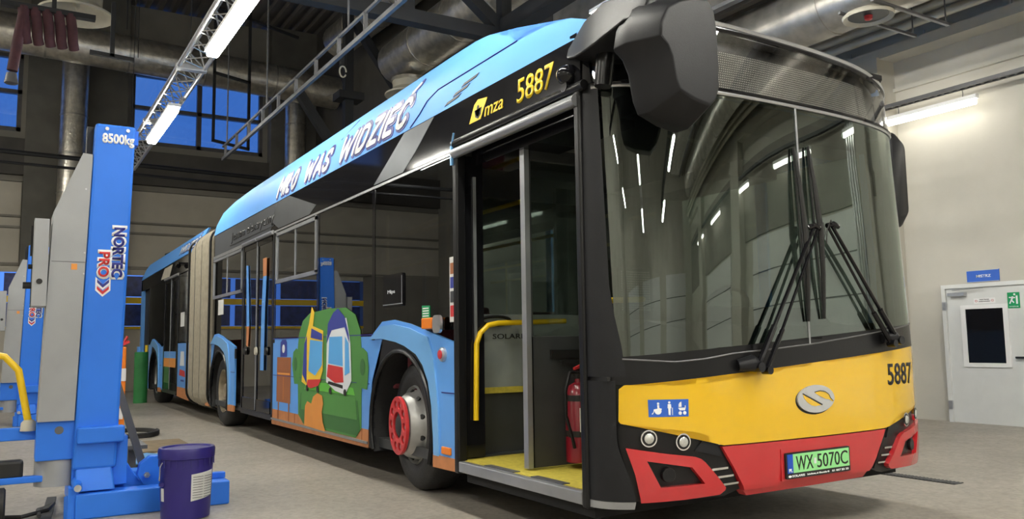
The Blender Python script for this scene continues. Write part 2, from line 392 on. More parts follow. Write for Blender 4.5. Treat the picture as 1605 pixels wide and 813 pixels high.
build(MB().box(-2.12, -2.06, DY-.05, DY-.02, .70, .86).bar((-2.09, DY-.06, .82), (-2.24, DY-.06, .82), .02, .025), 'door_handle', 'ink_black', d, bevel=.005)
build_split(MB().box(-3.1, -3.05, DY-.065, DY-.04, 1.42, 1.52).box(-3.1, -3.05, DY-.065, DY-.04, .17, .27), 'hinge', 'silver', d)
RW = lambda y0: (lambda a, b, dd: (a, y0-dd, b))
tag(B('sticker', 'white', None, -2.71, -2.45, DY-.024, DY-.02, 1.485, 1.55), 'white prohibition notice strip above the window of the white door', 'sticker')
st = bpy.data.objects['sticker']
text('ZAKAZ PALENIA', 'ink_black', st, 'lettering', RW(DY-.024), box=(-2.64, -2.52, 1.525, 1.54))
text('OSOBOM POSTRONNYM', 'ink_black', st, 'lettering', RW(DY-.024), box=(-2.65, -2.51, 1.503, 1.515))
for cx_ in (-2.68, -2.48): build(MB().lathe([(0, .014), (-.003, .014), (-.003, .010), (0, .010)], (cx_, DY-.024, 1.517), 'y', 20, True), 'symbol', 'red', st)
s = tag(B('exit_sign', 'sign_green', None, -2.30, -2.16, DY-.028, DY-.02, 1.41, 1.60), 'green emergency exit sign on the top corner of the white door', 'sign')
text('WYJŚCIE', 'letter_white', s, 'lettering', RW(DY-.028), box=(-2.285, -2.175, 1.42, 1.44))
build_split(MB().lathe([(0, .012), (-.003, .012)], (-2.215, DY-.028, 1.575), 'y', 16).bar((-2.235, DY-.03, 1.55), (-2.255, DY-.03, 1.50), .003, .02).bar((-2.255, DY-.03, 1.505), (-2.275, DY-.03, 1.465), .003, .014).bar((-2.25, DY-.03, 1.505), (-2.225, DY-.03, 1.475), .003, .014).bar((-2.28, DY-.03, 1.54), (-2.21, DY-.03, 1.535), .003, .014).box(-2.20, -2.18, DY-.031, DY-.028, 1.46, 1.56), 'symbol', 'letter_white', s)
s = tag(B('door_sign', 'sticker_blue', None, -2.80, -2.40, YR-.012, YR, 1.755, 1.905), 'blue plate reading MISTRZ on the wall above the white door', 'sign')
build(MB().box(-2.80, -2.40, YR-.014, YR-.012, 1.755, 1.762).box(-2.80, -2.40, YR-.014, YR-.012, 1.898, 1.905), 'border', 'silver', s)
text('MISTRZ', 'letter_white', s, 'lettering', RW(YR-.012), box=(-2.68, -2.50, 1.81, 1.845), bold=.02)

# ------------------------------------------------------------ lamps
def fixture(x0, x1, y, z, label, group, name='tube_light'):
    t = thing(name, ((x0+x1)/2, y, z), label, 'lamp', group)
    build(MB().box(x0-.03, x1+.03, y-.035, y+.035, z+.03, z+.08), 'housing', 'white', t)
    build(MB().tube([(x0, y, z), (x1, y, z)], .045, 12), 'tube', 'tube_wall', t, smooth=1)
    for x in (x0+.15, x1-.15): build(MB().tube([(x, y, z+.08), (x+.01, y-.01, z+.13), (x, y, z+.176)], .005, 5), 'hanger_wire', 'grey_steel', t)
    return t
WL = fixture(-3.55, -2.38, YR-.30, 3.97, 'lit tube lamp hanging on the right wall above the white door', None)
bar = MB()
for i, (x, nm) in enumerate(((-15.5, 'third along from the door toward the end wall'), (-11.5, 'second along from the door toward the end wall'), (-7.6, 'next one behind the bus from the door'), (.0, 'first one right of the white door'), (2.6, 'by the riser pipes'), (5.2, 'over the first white gate'), (7.8, 'between the white gates'), (10.4, 'over the second white gate'), (13.0, 'last one by the far corner'))):
    c = copy_tree(WL, (x, YR-.30, 3.97)); c['label'] = 'tube lamp on the right wall, '+nm
# perforated cable tray over the wall lamps
mb = MB().box(-20, 15, YR-.36, YR-.33, 4.16, 4.21).box(-20, 15, YR-.27, YR-.24, 4.16, 4.21)
for k in range(350): x = -20+k*.1; mb.box(x, x+.03, YR-.33, YR-.27, 4.165, 4.175)
tray = tag(build(mb, 'cable_tray', 'grey_steel'), 'perforated grey cable tray above the tube lamps on the right wall', 'cable tray')

# ------------------------------------------------------------ lighting truss with its tubes
TY0, TY1, TZ = -.95, -.66, 4.35
t = thing('lighting_truss', (-6, -.8, TZ), 'aluminium lattice truss carrying tube lamps, hung beside the bus', 'truss')
for nm, y, z in (('chord', TY0, TZ), ('chord', TY1, TZ), ('chord', -.80, TZ+.26)):
    build(MB().tube([(-13.2, y, z), (14, y, z)], .026, 10), nm, 'truss_alu', t, smooth=1)
mb = MB(); k = 0; x = -13.1
while x < 13.8:
    a, b = ((TY0, TZ), (-.80, TZ+.26)) if k % 2 == 0 else ((-.80, TZ+.26), (TY0, TZ))
    mb.tube([(x, *a), (x+.24, *b)], .010, 5)
    a, b = ((TY1, TZ), (-.80, TZ+.26)) if k % 2 == 0 else ((-.80, TZ+.26), (TY1, TZ))
    mb.tube([(x, *a), (x+.24, *b)], .010, 5)
    mb.tube([(x, TY0 if k % 2 else TY1, TZ), (x+.24, TY1 if k % 2 else TY0, TZ)], .008, 5)
    x += .24; k += 1
tag(build(mb, 'lattice', 'truss_alu', t), kind='stuff')
mb = MB()
for x in (-9.6, -6.9, -4.2, -1.5, 1.2): mb.box(x-.05, x+.05, TY0-.03, TY1+.03, TZ-.035, TZ+.035)
build_split(mb, 'coupler', 'truss_alu', t, bevel=.01)
mb = MB()
for x in (-12.5, -7, -1.5, 4): mb.tube([(x, -.8, TZ+.26), (x, -.8, ZC)], .006, 5)
build_split(mb, 'suspension_wire', 'black_steel', t)
def big_lamp(x0, x1, y, z, label, group=None, m='tube', top=TZ):
    t = thing('tube_light', ((x0+x1)/2, y, z), label, 'lamp', group)
    build(MB().box(x0-.04, x1+.04, y-.075, y+.075, z+.035, z+.075), 'housing', 'white', t)
    build(MB().box(x0, x1, y-.062, y+.062, z-.03, z+.035), 'diffuser', m, t, bevel=.02)
    for x in (x0+.2, x1-.2): build(MB().tube([(x, y, z+.07), (x, y, top-.03)], .008, 5), 'hanger_wire', 'grey_steel', t)
    return t
big_lamp(-5.9, -3.9, -.77, 4.2, 'nearer of the two bright tube lamps under the lattice truss')
L2 = big_lamp(-10.25, -8.25, -.77, 4.2, 'farther of the two bright tube lamps under the lattice truss, above the blue lift')
for x, nm in ((-.9, 'right beside the bus front'), (3.4, 'above the viewer'), (7.6, 'behind the viewer'), (11.6, 'farthest behind the viewer')):
    c = copy_tree(L2, (x, -.77, 4.2)); c['label'] = 'tube lamp under the lattice truss, '+nm
L3 = big_lamp(3.5, 5.5, 1.6, 5.6, 'added fill lamp high above and ahead of the bus front', m='tube_fill', top=ZC)  # this lamp and the rows below are added, unseen, to fill the hall
L4 = big_lamp(2, 4, 2.96, 4.7, 'added fill lamp', m='tube_fill', top=5.14)
for i, (x, y, z) in enumerate([(x, y, 5.6 if y < 0 else 4.7) for y in (-6.4, 2.96) for x in (-15, -9, -3, 3, 9, 13.5) if y < 0 or x > -9]):
    c = copy_tree(L3 if y < 0 else L4, (x, y, z)) if (x, y) != (3, 2.96) else L4; NM = {-15: 'near the end wall', -9: 'beside the middle of the bus', -3: 'beside the front door of the bus', 3: 'beside the viewer', 9: 'behind the viewer', 13.5: 'by the far gates'}[x]
    c['label'] = 'added fill lamp %s, %s' % ('in the left aisle' if y < 0 else 'high beyond the bus roof', NM)

# ------------------------------------------------------------ steelwork, ducts, pipes high in the hall
def strut(pts, w, name='beam', m='black_steel', parent=None):
    mb = MB()
    for a, b in pts: mb.bar(a, b, w, w)
    return build(mb, name, m, parent)
for x, zb, nm in ((-6, 5.13, 'black steel roof truss crossing above the middle of the bus'), (3, 6.5, 'black steel roof truss over the viewer'), (9, 6.5, 'black steel roof truss behind the viewer')):
    t = thing('roof_truss', (x, 0, zb), nm, 'truss'); zt = 9.9; ye = 2.96
    build(MB().bar((x, YL, zb), (x, ye, zb), .17, .17), 'bottom_chord', 'black_steel', t); build(MB().bar((x, YL, zt), (x, 4.9, zt), .2, .24), 'top_chord', 'black_steel', t)
    for y in (ye, 1.55, -1.8, -5.0, -8.0): build(MB().bar((x, y, zb), (x, y, zt), .15, .15), 'post', 'black_steel', t)
    for a, b in ((ye, -1.8), (-1.8, -5.0), (-5.0, -8.0)): build(MB().bar((x, a, zb+.05), (x, b, zt if b < -2 else zb+3.7), .15, .15), 'diagonal', 'black_steel', t)
o = strut([((-6.1, 2.96, 5.22), (15, 2.96, 5.22))], .22, 'steel_beam'); tag(o, 'long black steel beam running forward along the hall above the bus roof', 'beam')
t = thing('steel_column', (-12, 2.99, 0), 'black braced steel column rising behind the bus', 'column')
build(MB().bar((-12, 2.99, 0), (-12, 2.99, ZC), .17, .17), 'post', 'black_steel', t)
build(MB().bar((-12, 3.1, 7.5), (-12, 4.5, 5.6), .16, .16), 'brace', 'black_steel', t); build(MB().bar((-12, 2.9, 4.6), (-12, 2.0, 5.9), .16, .16), 'brace', 'black_steel', t)
build(MB().box(-12.2, -11.8, 2.75, 3.25, 5.85, 6.0), 'bracket', 'black_steel', t)
# hanging black frame in front of the end window
t = thing('hanging_rack', (-16, 1.65, 5.7), 'black tubular frame hanging in front of the end wall window', 'rack')
build_split(MB().bar((-16, 1.27, 5.75), (-16, 1.27, 9.9), .06, .06).bar((-16, 2.05, 5.62), (-16, 2.05, 9.9), .06, .06), 'upright', 'black_steel', t)
build_split(MB().bar((-16, 1.24, 5.75), (-16, 2.08, 5.62), .06, .06).bar((-16, 1.24, 7.33), (-16, 2.08, 7.2), .06, .06).bar((-16, 1.24, 8.9), (-16, 3.2, 8.5), .06, .06), 'crossbar', 'black_steel', t)
# cable ladder beside / above the bus
t = thing('cable_ladder', (-7.5, .5, 4.3), 'narrow grey cable ladder slung above the bus roof edge', 'cable tray')
la = MB().bar((-11.3, .5, 4.28), (8, .5, 4.28), .04, .05); lb = MB().bar((-11.3, .5, 4.50), (8, .5, 4.50), .03, .03)
build(la, 'rail', 'grey_steel', t); build(lb, 'rail', 'grey_steel', t)
mb = MB()
for k in range(24): x = -11.1+k*.8; mb.bar((x, .5, 4.27), (x, .5, 4.51), .04, .03, up=(1, 0, 0))
build_split(mb, 'rung', 'grey_steel', t)
mb = MB()
for x in (-11, -8.5, -5.2, -2.2, 1, 4): mb.tube([(x, .5, 4.5), (x, .5, ZC)], .012, 6)
build_split(mb, 'hanger_rod', 'grey_steel', t)
# ducts
def duct(name, pts, r, label, m='foil', rings=0, n=20):
    t = thing(name, pts[0], label, 'duct'); build(MB().tube(pts, r, n), 'pipe', m, t, smooth=1)
    if rings:
        mb = MB()
        for a, b in zip(pts[:-1], pts[1:]):
            a, b = Vector(a), Vector(b); k = int((b-a).length/rings)
            for i in range(1, k+1): p = a+(b-a)*i/(k+1); d = (b-a).normalized()*.02; mb.tube([p-d, p+d], r+.012, n)
        build_split(mb, 'joint_band', 'duct_metal', t, smooth=1)
    return t
duct('air_duct', [(-17.5, -8.8, 8.25), (-17.5, 4.7, 7.75)], .42, 'wide silver air duct crossing the hall in front of the end wall', rings=1.9)
duct('downpipe_duct', [(-19.2, -1.35, 8.4), (-19.2, -1.35, 7.7), (-19.2, -1.38, 0)], .3, 'silver foil duct dropping down the end wall left of the window', rings=1.1)
duct('downpipe_duct', [(-19.2, 4.1, 8.4), (-19.2, 4.1, 0)], .28, 'silver foil duct dropping down the end wall right of the window', rings=1.3)
duct('air_duct', [(-16, 4.2, 8.6), (-9.5, 4.2, 8.3), (4, 4.2, 8.3)], .40, 'fat foil wrapped duct high under the ceiling behind the roof truss', rings=1.5)
duct('air_duct', [(-9, 5.75, 5.05), (12, 5.75, 5.05)], .36, 'large shiny round duct along the right aisle', 'duct_metal', rings=1.6)
t = thing('air_duct', (0, 4.2, 4.95), 'broad flat sheet metal duct above the front of the bus', 'duct')
build(MB().box(-6, 12, 3.75, 4.85, 5.15, 5.75), 'casing', 'duct_metal', t, bevel=.02)
build(MB().box(-6, 12, 4.70, 4.80, 5.1, 5.15), 'corner_strip', 'grey_steel', t)
t = thing('duct_hanger', (-1.2, 5.75, 4.6), 'two slotted steel hanger rails under the round duct', 'rail')
build(MB().bar((-2.05, 5.1, 4.62), (-2.05, 6.5, 4.62), .04, .03), 'rail', 'grey_steel', t); build(MB().bar((-2.45, 5.1, 4.62), (-2.45, 6.5, 4.62), .03, .03), 'rail', 'grey_steel', t)
build_split(MB().tube([(-2.05, 6.45, 4.62), (-2.05, 6.45, ZA)], .008, 6).tube([(-2.45, 6.45, 4.62), (-2.45, 6.45, ZA)], .008, 6), 'rod', 'grey_steel', t)
t = thing('ceiling_diffuser', (-2.3, 5.39, 4.6), 'round air diffuser with a red hub under the shiny duct', 'vent')
build(MB().lathe([(0, .10), (0, .24), (-.03, .27), (-.06, .26), (-.03, .22), (.02, .10)], (-2.3, 5.39, 4.62), 'z', 28, True), 'rim', 'cream', t, smooth=1)
build(MB().lathe([(0, .21), (-.01, .21)], (-2.3, 5.39, 4.60), 'z', 24), 'grille', 'inner_grey', t)
build(MB().lathe([(0, .045), (-.04, .04), (-.05, .01)], (-2.3, 5.39, 4.59), 'z', 16), 'hub', 'ring_red', t)
for i, (y, z, r) in enumerate(((7.42, 5.16, .055), (7.42, 5.30, .055), (7.30, 5.42, .04))):
    tag(build(MB().tube([(XE, y, z), (XF, y, z)], r, 12), 'wall_pipe', 'pipe_cream', smooth=1), ['lowest of the three cream pipes along the top of the right wall', 'middle one of the three cream pipes along the top of the right wall', 'thin uppermost cream pipe along the right wall'][i], 'pipe', 'cream pipes along the right wall')
t = thing('wall_pipe', (0, 7.6, 4.95), 'dark blue pipe with clips along the right wall', 'pipe')
build(MB().tube([(XE, 7.6, 4.97), (XF, 7.6, 4.97)], .045, 12), 'pipe', 'pipe_blue', t, smooth=1)
mb = MB()
for k in range(12): x = -5.2+k*1.1; mb.tube([(x, 7.6, 4.97), (x+.03, 7.6, 4.97)], .06, 10).bar((x, 7.6, 5.0), (x, 7.6, 5.1), .02, .02)
build_split(mb, 'pipe_clip', 'silver', t)
for i in range(4):
    x = 2.75+i*.13
    tag(build(MB().tube([(x, YR-.12, 0.9), (x, YR-.12, 5.3), (x, 6.2, 5.6), (x, 5.3, 5.6)], .05, 8), 'riser_pipe', 'truss_alu', smooth=1), ['riser pipe on the right wall, nearest to the door', 'second riser pipe from the door on the right wall', 'third riser pipe from the door on the right wall', 'riser pipe on the right wall, farthest from the door'][i], 'pipe')
# horizontal dark service pipe across the end wall
tag(build(MB().tube([(-16.5, -9, 5.25), (-16.5, 4.7, 5.05)], .05, 8).tube([(-16.5, -9, 5.0), (-16.5, 4.7, 4.85)], .03, 8), 'service_pipe', 'black_steel', smooth=1), 'pair of thin dark pipes crossing before the end wall', 'pipe')
# punkah fans / diffusers
def bell(c, r, label, h=.5, box=None):
    t = thing('ceiling_diffuser', c, label, 'vent')
    x, y, z = c
    build(MB().lathe([(h, r*.70), (.12, r*.68), (.05, r*.80), (.01, r), (-.02, r), (.03, r*.74), (.12, r*.6), (.2, r*.05)], c, 'z', 36), 'bell', 'cream', t, smooth=1)
    build(MB().lathe([(.19, r*.1), (.10, r*.09), (.06, r*.02)], c, 'z', 12).bar((x-r*.6, y, z+.16), (x+r*.6, y, z+.16), .03, .02), 'hub', 'cream', t)
    build(MB().tube([(x, y, z+h), (x, y, z+h+(box or .6))], r*.75, 16), 'neck', 'foil', t, smooth=1)
    return t
bell((-9.6, -1.88, 5.76), .48, 'cream bell-shaped ceiling diffuser above the blue lift')
bell((-10.75, 3.75, 5.74), .47, 'cream bell-shaped diffuser hanging from the foil duct behind the bus', h=.24, box=.06)
duct('air_duct', [(-11.3, 3.75, 6.52), (-2, 3.75, 6.49), (8, 3.75, 6.49)], .43, 'crinkled bright foil duct above the bus roof with a diffuser at its end', rings=1.5)
# exhaust hose reel: maroon hoses on a frame
t = thing('exhaust_hose', (-8, -2.3, 4.7), 'maroon exhaust hoses hung in folds below the roof at the upper left', 'hose')
for k in range(6):
    y = -2.62+k*.125
    pts = [(-8+.0, y-.03, 5.15), (-8.0, y, 4.95), (-8, y+.01, 4.80), (-8.05, y+.03, 4.73 if k else 4.3)]
    if k == 0: pts = [(-8, -2.5, 5.15), (-8, -2.56, 4.7), (-8, -2.60, 4.35)]
    build(MB().tube(pts, .058, 12), 'hose', 'hose_maroon', t, smooth=1)
build(MB().lathe([(0, .055), (-.12, .075), (-.13, .06)], (-8, -2.605, 4.32), 'z', 14), 'nozzle', 'grey_steel', t, smooth=1)
build(MB().box(-8.05, -7.95, -2.75, -1.75, 5.12, 5.18).bar((-8, -2.2, 5.15), (-8, -2.2, 6.4), .05, .05).bar((-8, -1.8, 4.72), (-8, -1.3, 4.70), .05, .05).bar((-8, -1.55, 4.7), (-8, -1.55, 5.4), .05, .05), 'bracket', 'black_steel', t)
# hook on chain
t = thing('chain_hoist', (-9.5, 2.0, 5.2), 'small chain hook hanging above the bus roof', 'hook')
build(MB().tube([(-9.4, 1.95, 8), (-9.4, 1.95, 5.9)], .014, 6), 'chain', 'black_steel', t); build(MB().tube([(-9.4, 1.95, 5.95), (-9.4, 1.95, 5.6)], .06, 8), 'hook_block', 'black_steel', t)
build(MB().tube([(-9.4, 1.95+a, 5.5+b) for a, b in arc(0, 0, .055, 0, 330, 14, .09)], .014, 6), 'hook', 'cream', t)
tag(build(MB().tube([(-13, -.9, 9.9), (-13, -.88, 6.9)], .012, 5).tube([(-13, -.7, 9.9), (-13, -.68, 6.4)], .008, 5), 'hanging_cable', 'black_steel'), 'thin dark cables hanging in front of the end window', 'cable')

# ============================================================ BUS
bus = thing('articulated_bus', (-8.5, 1.275, 0), 'blue articulated city bus with yellow and red front numbered 5887', 'bus')
def xf(y, z):
    k = min(1, max(0, (z-1)/1.4)); D = .37+.05*k; N = 2.9-.3*k
    t = min(1, abs(y-1.275)/1.275)
    ln = .0 if z < 1 else (.02*(z-1)/1.4 if z < 2.4 else .02+.05*(z-2.4)/.55)
    if z < .42: ln += .05*((.42-z)/.16)**2*.6
    return -D*(1-max(0, (1-t**N))**(1/N))-ln
def FR(y, z, d):
    e = .004; x = xf(y, z); y = min(max(y, .002), 2.548)
    a, b = xf(max(.0005, y-e), z), xf(min(2.5495, y+e), z)
    dx, dy = (b-a), (min(2.5495, y+e)-max(.0005, y-e)); L = math.hypot(dx, dy)
    return (x+dy/L*d, y-dx/L*d, z)
CY = sorted(set([round(1.275+s_*1.275*math.cos(math.radians(a))**(2/2.7), 4) for a in range(4, 90, 4) for s_ in (-1, 1)]+[1.275]))
def fpanel(name, m, poly, d0=-.02, d1=.0, parent=bus, holes=None, zc=()):
    return sheet(name, m, parent, poly, FR, d0, d1, CY, zc, 30, holes)
mir = lambda P: [(2.55-a, b) for a, b in P][::-1]
def spanel(name, m, poly, d0=-.02, d1=.0, parent=bus, holes=None):
    return sheet(name, m, parent, poly, SIDE, d0, d1, (), (), 0, holes)
# --- front body
yel = [(.60, .549), (1.275, .547), (1.919, .549), (1.975, .556), (2.019, .585), (2.07, .61), (2.29, .645), (2.478, .672), (2.487, .69), (2.487, 1.03), (2.33, 1.022), (1.9, .982), (1.324, .938), (1.05, .914), (.84, .893), (.669, .877), (.498, .864), (.437, .859), (.267, .857), (.085, .864), (.066, .845), (.062, .69), (.069, .677), (.26, .65), (.50, .614), (.53, .602), (.554, .58), (.575, .556)]
fpanel('front_panel', 'yellow', yel, -.02, .006)
wb = [(.082, .992), (.2, .983), (.333, .974), (.5, .985), (.681, 1.009), (1.0, 1.03), (1.283, 1.05), (1.764, 1.098), (2.321, 1.155), (2.47, 1.17)]
band = [(.03, .868), (.26, .861), (.437, .863), (.498, .868), (.669, .881), (.84, .897), (1.05, .918), (1.324, .942), (1.9, .986), (2.33, 1.026), (2.50, 1.034)]+[(2.50, 1.17)]+wb[::-1]+[(.03, 1.0)]
fpanel('scuttle_panel', 'bus_grey_black', band, -.02, .003)
fpanel('windscreen', 'windshield', [(.060, 1.02)]+wb[:1]+wb[1:-1]+[(2.47, 1.17), (2.47, 2.39), (.06, 2.39)], -.008, .0, zc=(1.3, 1.7, 2.1))
fpanel('display_mask', 'mask_glass', [(.035, 2.415), (2.515, 2.415), (2.50, 2.66), (2.40, 2.71), (2.1, 2.745), (1.9, 2.76), (.96, 2.785), (.05, 2.785)], -.006, .0, zc=(2.57,))
fpanel('display_grid', 'mesh', [(.30, 2.432), (2.12, 2.432), (2.10, 2.665), (.32, 2.665)], -.05, -.045)
fpanel('display_back', 'bus_grey_black', [(.04, 2.42), (2.51, 2.42), (2.50, 2.68), (2.1, 2.74), (.96, 2.78), (.05, 2.78)], -.10, -.07)
def ftube(name, m, pts, r, d=.0, n=6):
    P = []
    for (a, b) in zip(pts[:-1], pts[1:]):
        k = max(2, int(abs(b[0]-a[0])/.05)+1)
        P += [FR(a[0]+(b[0]-a[0])*i/k, a[1]+(b[1]-a[1])*i/k, d) for i in range(k)]
    P.append(FR(*pts[-1], d)); return build(MB().tube(P, r, n), name, m, bus, smooth=1)
ftube('windscreen_trim', 'grey_steel', wb, .005, .004)
ftube('windscreen_trim', 'silver', [(.03, 2.402), (2.52, 2.402)], .010, .002)
ftube('windscreen_trim', 'bus_black', [(.03, 2.42), (2.52, 2.42)], .013, .0)
ftube('roof_trim', 'silver', [(.05, 2.80), (.6, 2.815), (.96, 2.80), (1.48, 2.785), (1.9, 2.77), (2.17, 2.75), (2.40, 2.72), (2.52, 2.64)], .013, .0)
ftube('roof_trim', 'bus_black', [(.05, 2.78), (.96, 2.778), (1.48, 2.763), (1.9, 2.748), (2.17, 2.728), (2.45, 2.69)], .016, -.006)
build(MB().tube([FR(1.275, z, .002) for z in rng(1.05, 2.4, 8)], .006, 6), 'windscreen_divider', 'alu_trim', bus)
build(MB().tube([FR(1.275, z, .0035) for z in rng(1.05, 2.4, 8)], .0035, 6), 'divider_seal', 'ink_black', bus)
# far corner edge trim
build(MB().tube([FR(2.50, z, .0) for z in rng(1.1, 2.72, 8)], .016, 8), 'corner_trim', 'silver', bus, smooth=1)
# lower black area behind headlamps, both sides
lamp_poly = [(.05, .30), (.62, .29), (.72, .32), (.63, .49), (.585, .548), (.565, .565), (.525, .604), (.26, .646), (.05, .675)]
for P in (lamp_poly, mir(lamp_poly)): fpanel('headlamp_housing', 'bus_grey_black', P, -.05, -.012)
redc = [(.588, .543), (1.275, .541), (1.925, .543), (1.775, .335), (1.755, .318), (1.275, .312), (.735, .312), (.725, .335)]
fpanel('lower_bumper', 'red', redc, -.03, .008)
fpanel('bumper_edge', 'red', [(.735, .312), (1.275, .312), (1.755, .318), (1.72, .285), (.77, .280)], -.06, -.006)
rl = [(.085, .560), (.25, .530), (.422, .504), (.455, .492), (.48, .473), (.54, .41), (.607, .338), (.603, .325), (.573, .306), (.36, .298), (.151, .294), (.12, .43)]
hole = [(.171, .496), (.402, .454), (.476, .369), (.235, .366)]
for i in (0, 1):
    P, H = (rl, hole) if i == 0 else (mir(rl), mir(hole))
    q = fpanel('bumper_corner', 'red', P, -.045, .012, holes=[H])
    mm = (lambda a: a) if i == 0 else (lambda a: 2.55-a)
    fog = fpanel('fog_lamp_recess', 'bus_grey_black', [(mm(a), b) for a, b in [(.16, .50), (.41, .46), (.49, .36), (.22, .355)]][::1 if i == 0 else -1], -.07, -.05)
    p = Vector(FR(mm(.28), .422, -.045)); q2 = Vector(FR(mm(.28), .422, .004)); build(MB().tube([p, q2], .036, 24), 'fog_lamp', 'bus_grey_black', bus, smooth=1, bevel=.004)
    for (ly, lz) in ((.185, .604), (.360, .580)):
        p = Vector(FR(mm(ly), lz, -.02)); dd = (Vector(FR(mm(ly), lz, .02))-p).normalized()
        hl = build(MB().tube([p, p+dd*.028], .042, 24), 'headlamp', 'chrome', bus, smooth=1)
        build(MB().tube([p+dd*.028, p+dd*.031], [.036, .034], 24), 'lens', 'bus_black', hl, smooth=1)
        build(MB().tube([p+dd*.030, p+dd*.036], [.026, .018], 20), 'bulb', 'lamp_glass', hl, smooth=1)
    for k, zz in enumerate((.425, .385, .345)):
        a0, a1 = .50+.035*k+.02, .63+.035*k
        fpanel('grille_bar', 'chrome', [(mm(a0), zz), (mm(a1), zz+.004), (mm(a1), zz+.014), (mm(a0+.01), zz+.012)][::1 if i == 0 else -1], -.012, -.002)
    fpanel('lamp_bezel', 'plastic_dark', [(mm(.43), .53), (mm(.60), .49), (mm(.57), .55), (mm(.50), .60)][::1 if i == 0 else -1], -.02, -.004)
# door-side front corner post wrapping from the doorway to the windscreen
def corner_strip(name, m, y1, z0, z1, side=0, nz=10, d=0.0, x0=-.372):
    rows = []
    for z in rng(z0, z1, nz):
        yy = y1(z) if callable(y1) else y1
        pts = [(x0, -d, z)]
        for k in range(0, 9): y = .0005+(yy-.0005)*(k/8)**2.2; pts.append(FR(y, z, d))
        inn = [(p[0]-.05, p[1]+.03, p[2]) for p in pts[::-1]]
        ring = pts+inn
        if side: ring = [(p[0], 2.55-p[1], p[2]) for p in ring]
        rows.append(ring)
    return build(MB().loft(rows), name, m, bus, smooth=35)
corner_strip('corner_pillar', 'plastic_dark', lambda z: .05+(.045*max(0, (1.3-z)/.35) if z > .95 else .045), .905, 2.42, d=.004)
corner_strip('corner_panel', 'plastic_dark', lambda z: .055 if z > .55 else .06+.07*(.55-z)/.25, .30, .885, d=.006)
corner_strip('corner_pillar', 'bus_black', .03, 2.42, 2.72)
corner_strip('corner_strip', 'alu_trim', .13, .262, .298, nz=2, d=.006)
for z0, z1, m in ((.30, .66, 'bus_grey_black'), (.66, 1.03, 'yellow'), (1.03, 2.72, 'bus_black')): corner_strip('far_corner_panel', m, .06, z0, z1, 1)
# handle-like seam between the corner pieces
build(MB().box(-.37, -.20, .012, .03, .885, .905), 'panel_gap', 'ink_black', bus)
# badge, numbers, plate, pictograms
def fell(cy, cz, ry, rz, a0=0, a1=360, n=40): return [(cy+ry*math.cos(math.radians(a0+(a1-a0)*i/n)), cz+rz*math.sin(math.radians(a0+(a1-a0)*i/n))) for i in range(n)]
fpanel('badge', 'chrome', fell(1.290, .751, .152, .075), .004, .016)
bd = bpy.data.objects['badge']; MT['badge_silver'] = mat('badge_silver', (.52, .53, .54), .4, .3, var=.03); bd.data.materials[0] = MT['badge_silver']
BG = lambda L: [(1.290+.150*a, .751+.073*b) for a, b in L]
for P in ([(-.10, .47), (.18, .55), (.49, .45), (.68, .25), (.76, -.02), (.93, -.24), (.90, -.30), (.70, -.12), (.49, -.05), (.13, .22)], [(-.74, .38), (-.68, .08), (-.52, -.22), (-.30, -.46), (-.10, -.54), (.23, -.49)]):
    sheet('badge_inlay', 'yellow', bd, BG(P), FR, .014, .0175, CY)
sheet('badge_slit', 'ink_black', bd, BG([(-.78, .42), (-.74, .47), (.31, -.43), (.27, -.50)]), FR, .015, .019, CY)
build(MB().tube([FR(a, b, .0175) for a, b in BG([(-.10, .50), (.18, .58), (.36, .55), (.50, .48), (.62, .36), (.70, .24), (.77, .0), (.92, -.24)])], .0022, 5), 'badge_slit', 'ink_black', bd)
sheet('badge_edge', 'ink_black', bd, fell(1.284, .745, .156, .079), FR, .003, .006, CY)
text('5887', 'ink_black', bus, 'fleet_number', FR, box=(1.985, 2.325, .795, .925), depth=(.004, .009), bold=.012)
fpanel('pictogram_panel', 'sticker_blue', [(.187, .708), (.394, .704), (.396, .789), (.185, .792)], .004, .008)
pp = bpy.data.objects['pictogram_panel']
def pic(polys):
    for P in polys: sheet('symbol', 'letter_white', pp, P, FR, .007, .010, CY)
ring_ = lambda cy, cz, r, w, a0, a1: [(cy+r*math.cos(math.radians(a)), cz+r*math.sin(math.radians(a))) for a in rng(a0, a1, 12)]+[(cy+(r-w)*math.cos(math.radians(a)), cz+(r-w)*math.sin(math.radians(a))) for a in rng(a1, a0, 12)]
pic([fell(.233, .772, .006, .006, n=10), [(.228, .765), (.238, .765), (.238, .748), (.250, .748), (.250, .742), (.230, .742)], ring_(.232, .736, .017, .004, -200, 70), [(.200, .722), (.206, .720), (.212, .745), (.232, .748), (.232, .742), (.215, .738)],
     fell(.290, .776, .006, .006, n=10), [(.282, .768), (.298, .768), (.300, .748), (.296, .748), (.295, .714), (.291, .714), (.290, .738), (.289, .714), (.285, .714), (.284, .748), (.280, .748)], [(.304, .750), (.307, .750), (.307, .714), (.304, .714)],
     [(.340, .752), (.340, .765), (.346, .774), (.355, .778), (.355, .752)], [(.337, .748), (.378, .748), (.378, .758), (.374, .758), (.374, .735), (.345, .735)], ring_(.347, .722, .009, .004, 0, 359), ring_(.372, .722, .009, .004, 0, 359)])
def tilt_plate(y, z, d): x = xf(1.275, .42)+.012; return (x+d, y, z)
PLN = lambda dd: (lambda a, b, d: (.0+.018+d, a, b))
sheet('plate_recess', 'red', bus, [(.99, .335), (1.56, .335), (1.56, .50), (.99, .50)], PLN(0), -.05, -.008)
lp = sheet('licence_plate', 'ink_black', bus, rrect(1.012, 1.54, .343, .478, .008), PLN(0), -.02, .004)
sheet('plate_face', 'plate_green', lp, [(1.065, .372), (1.53, .372), (1.53, .470), (1.065, .470)], PLN(0), .003, .006)
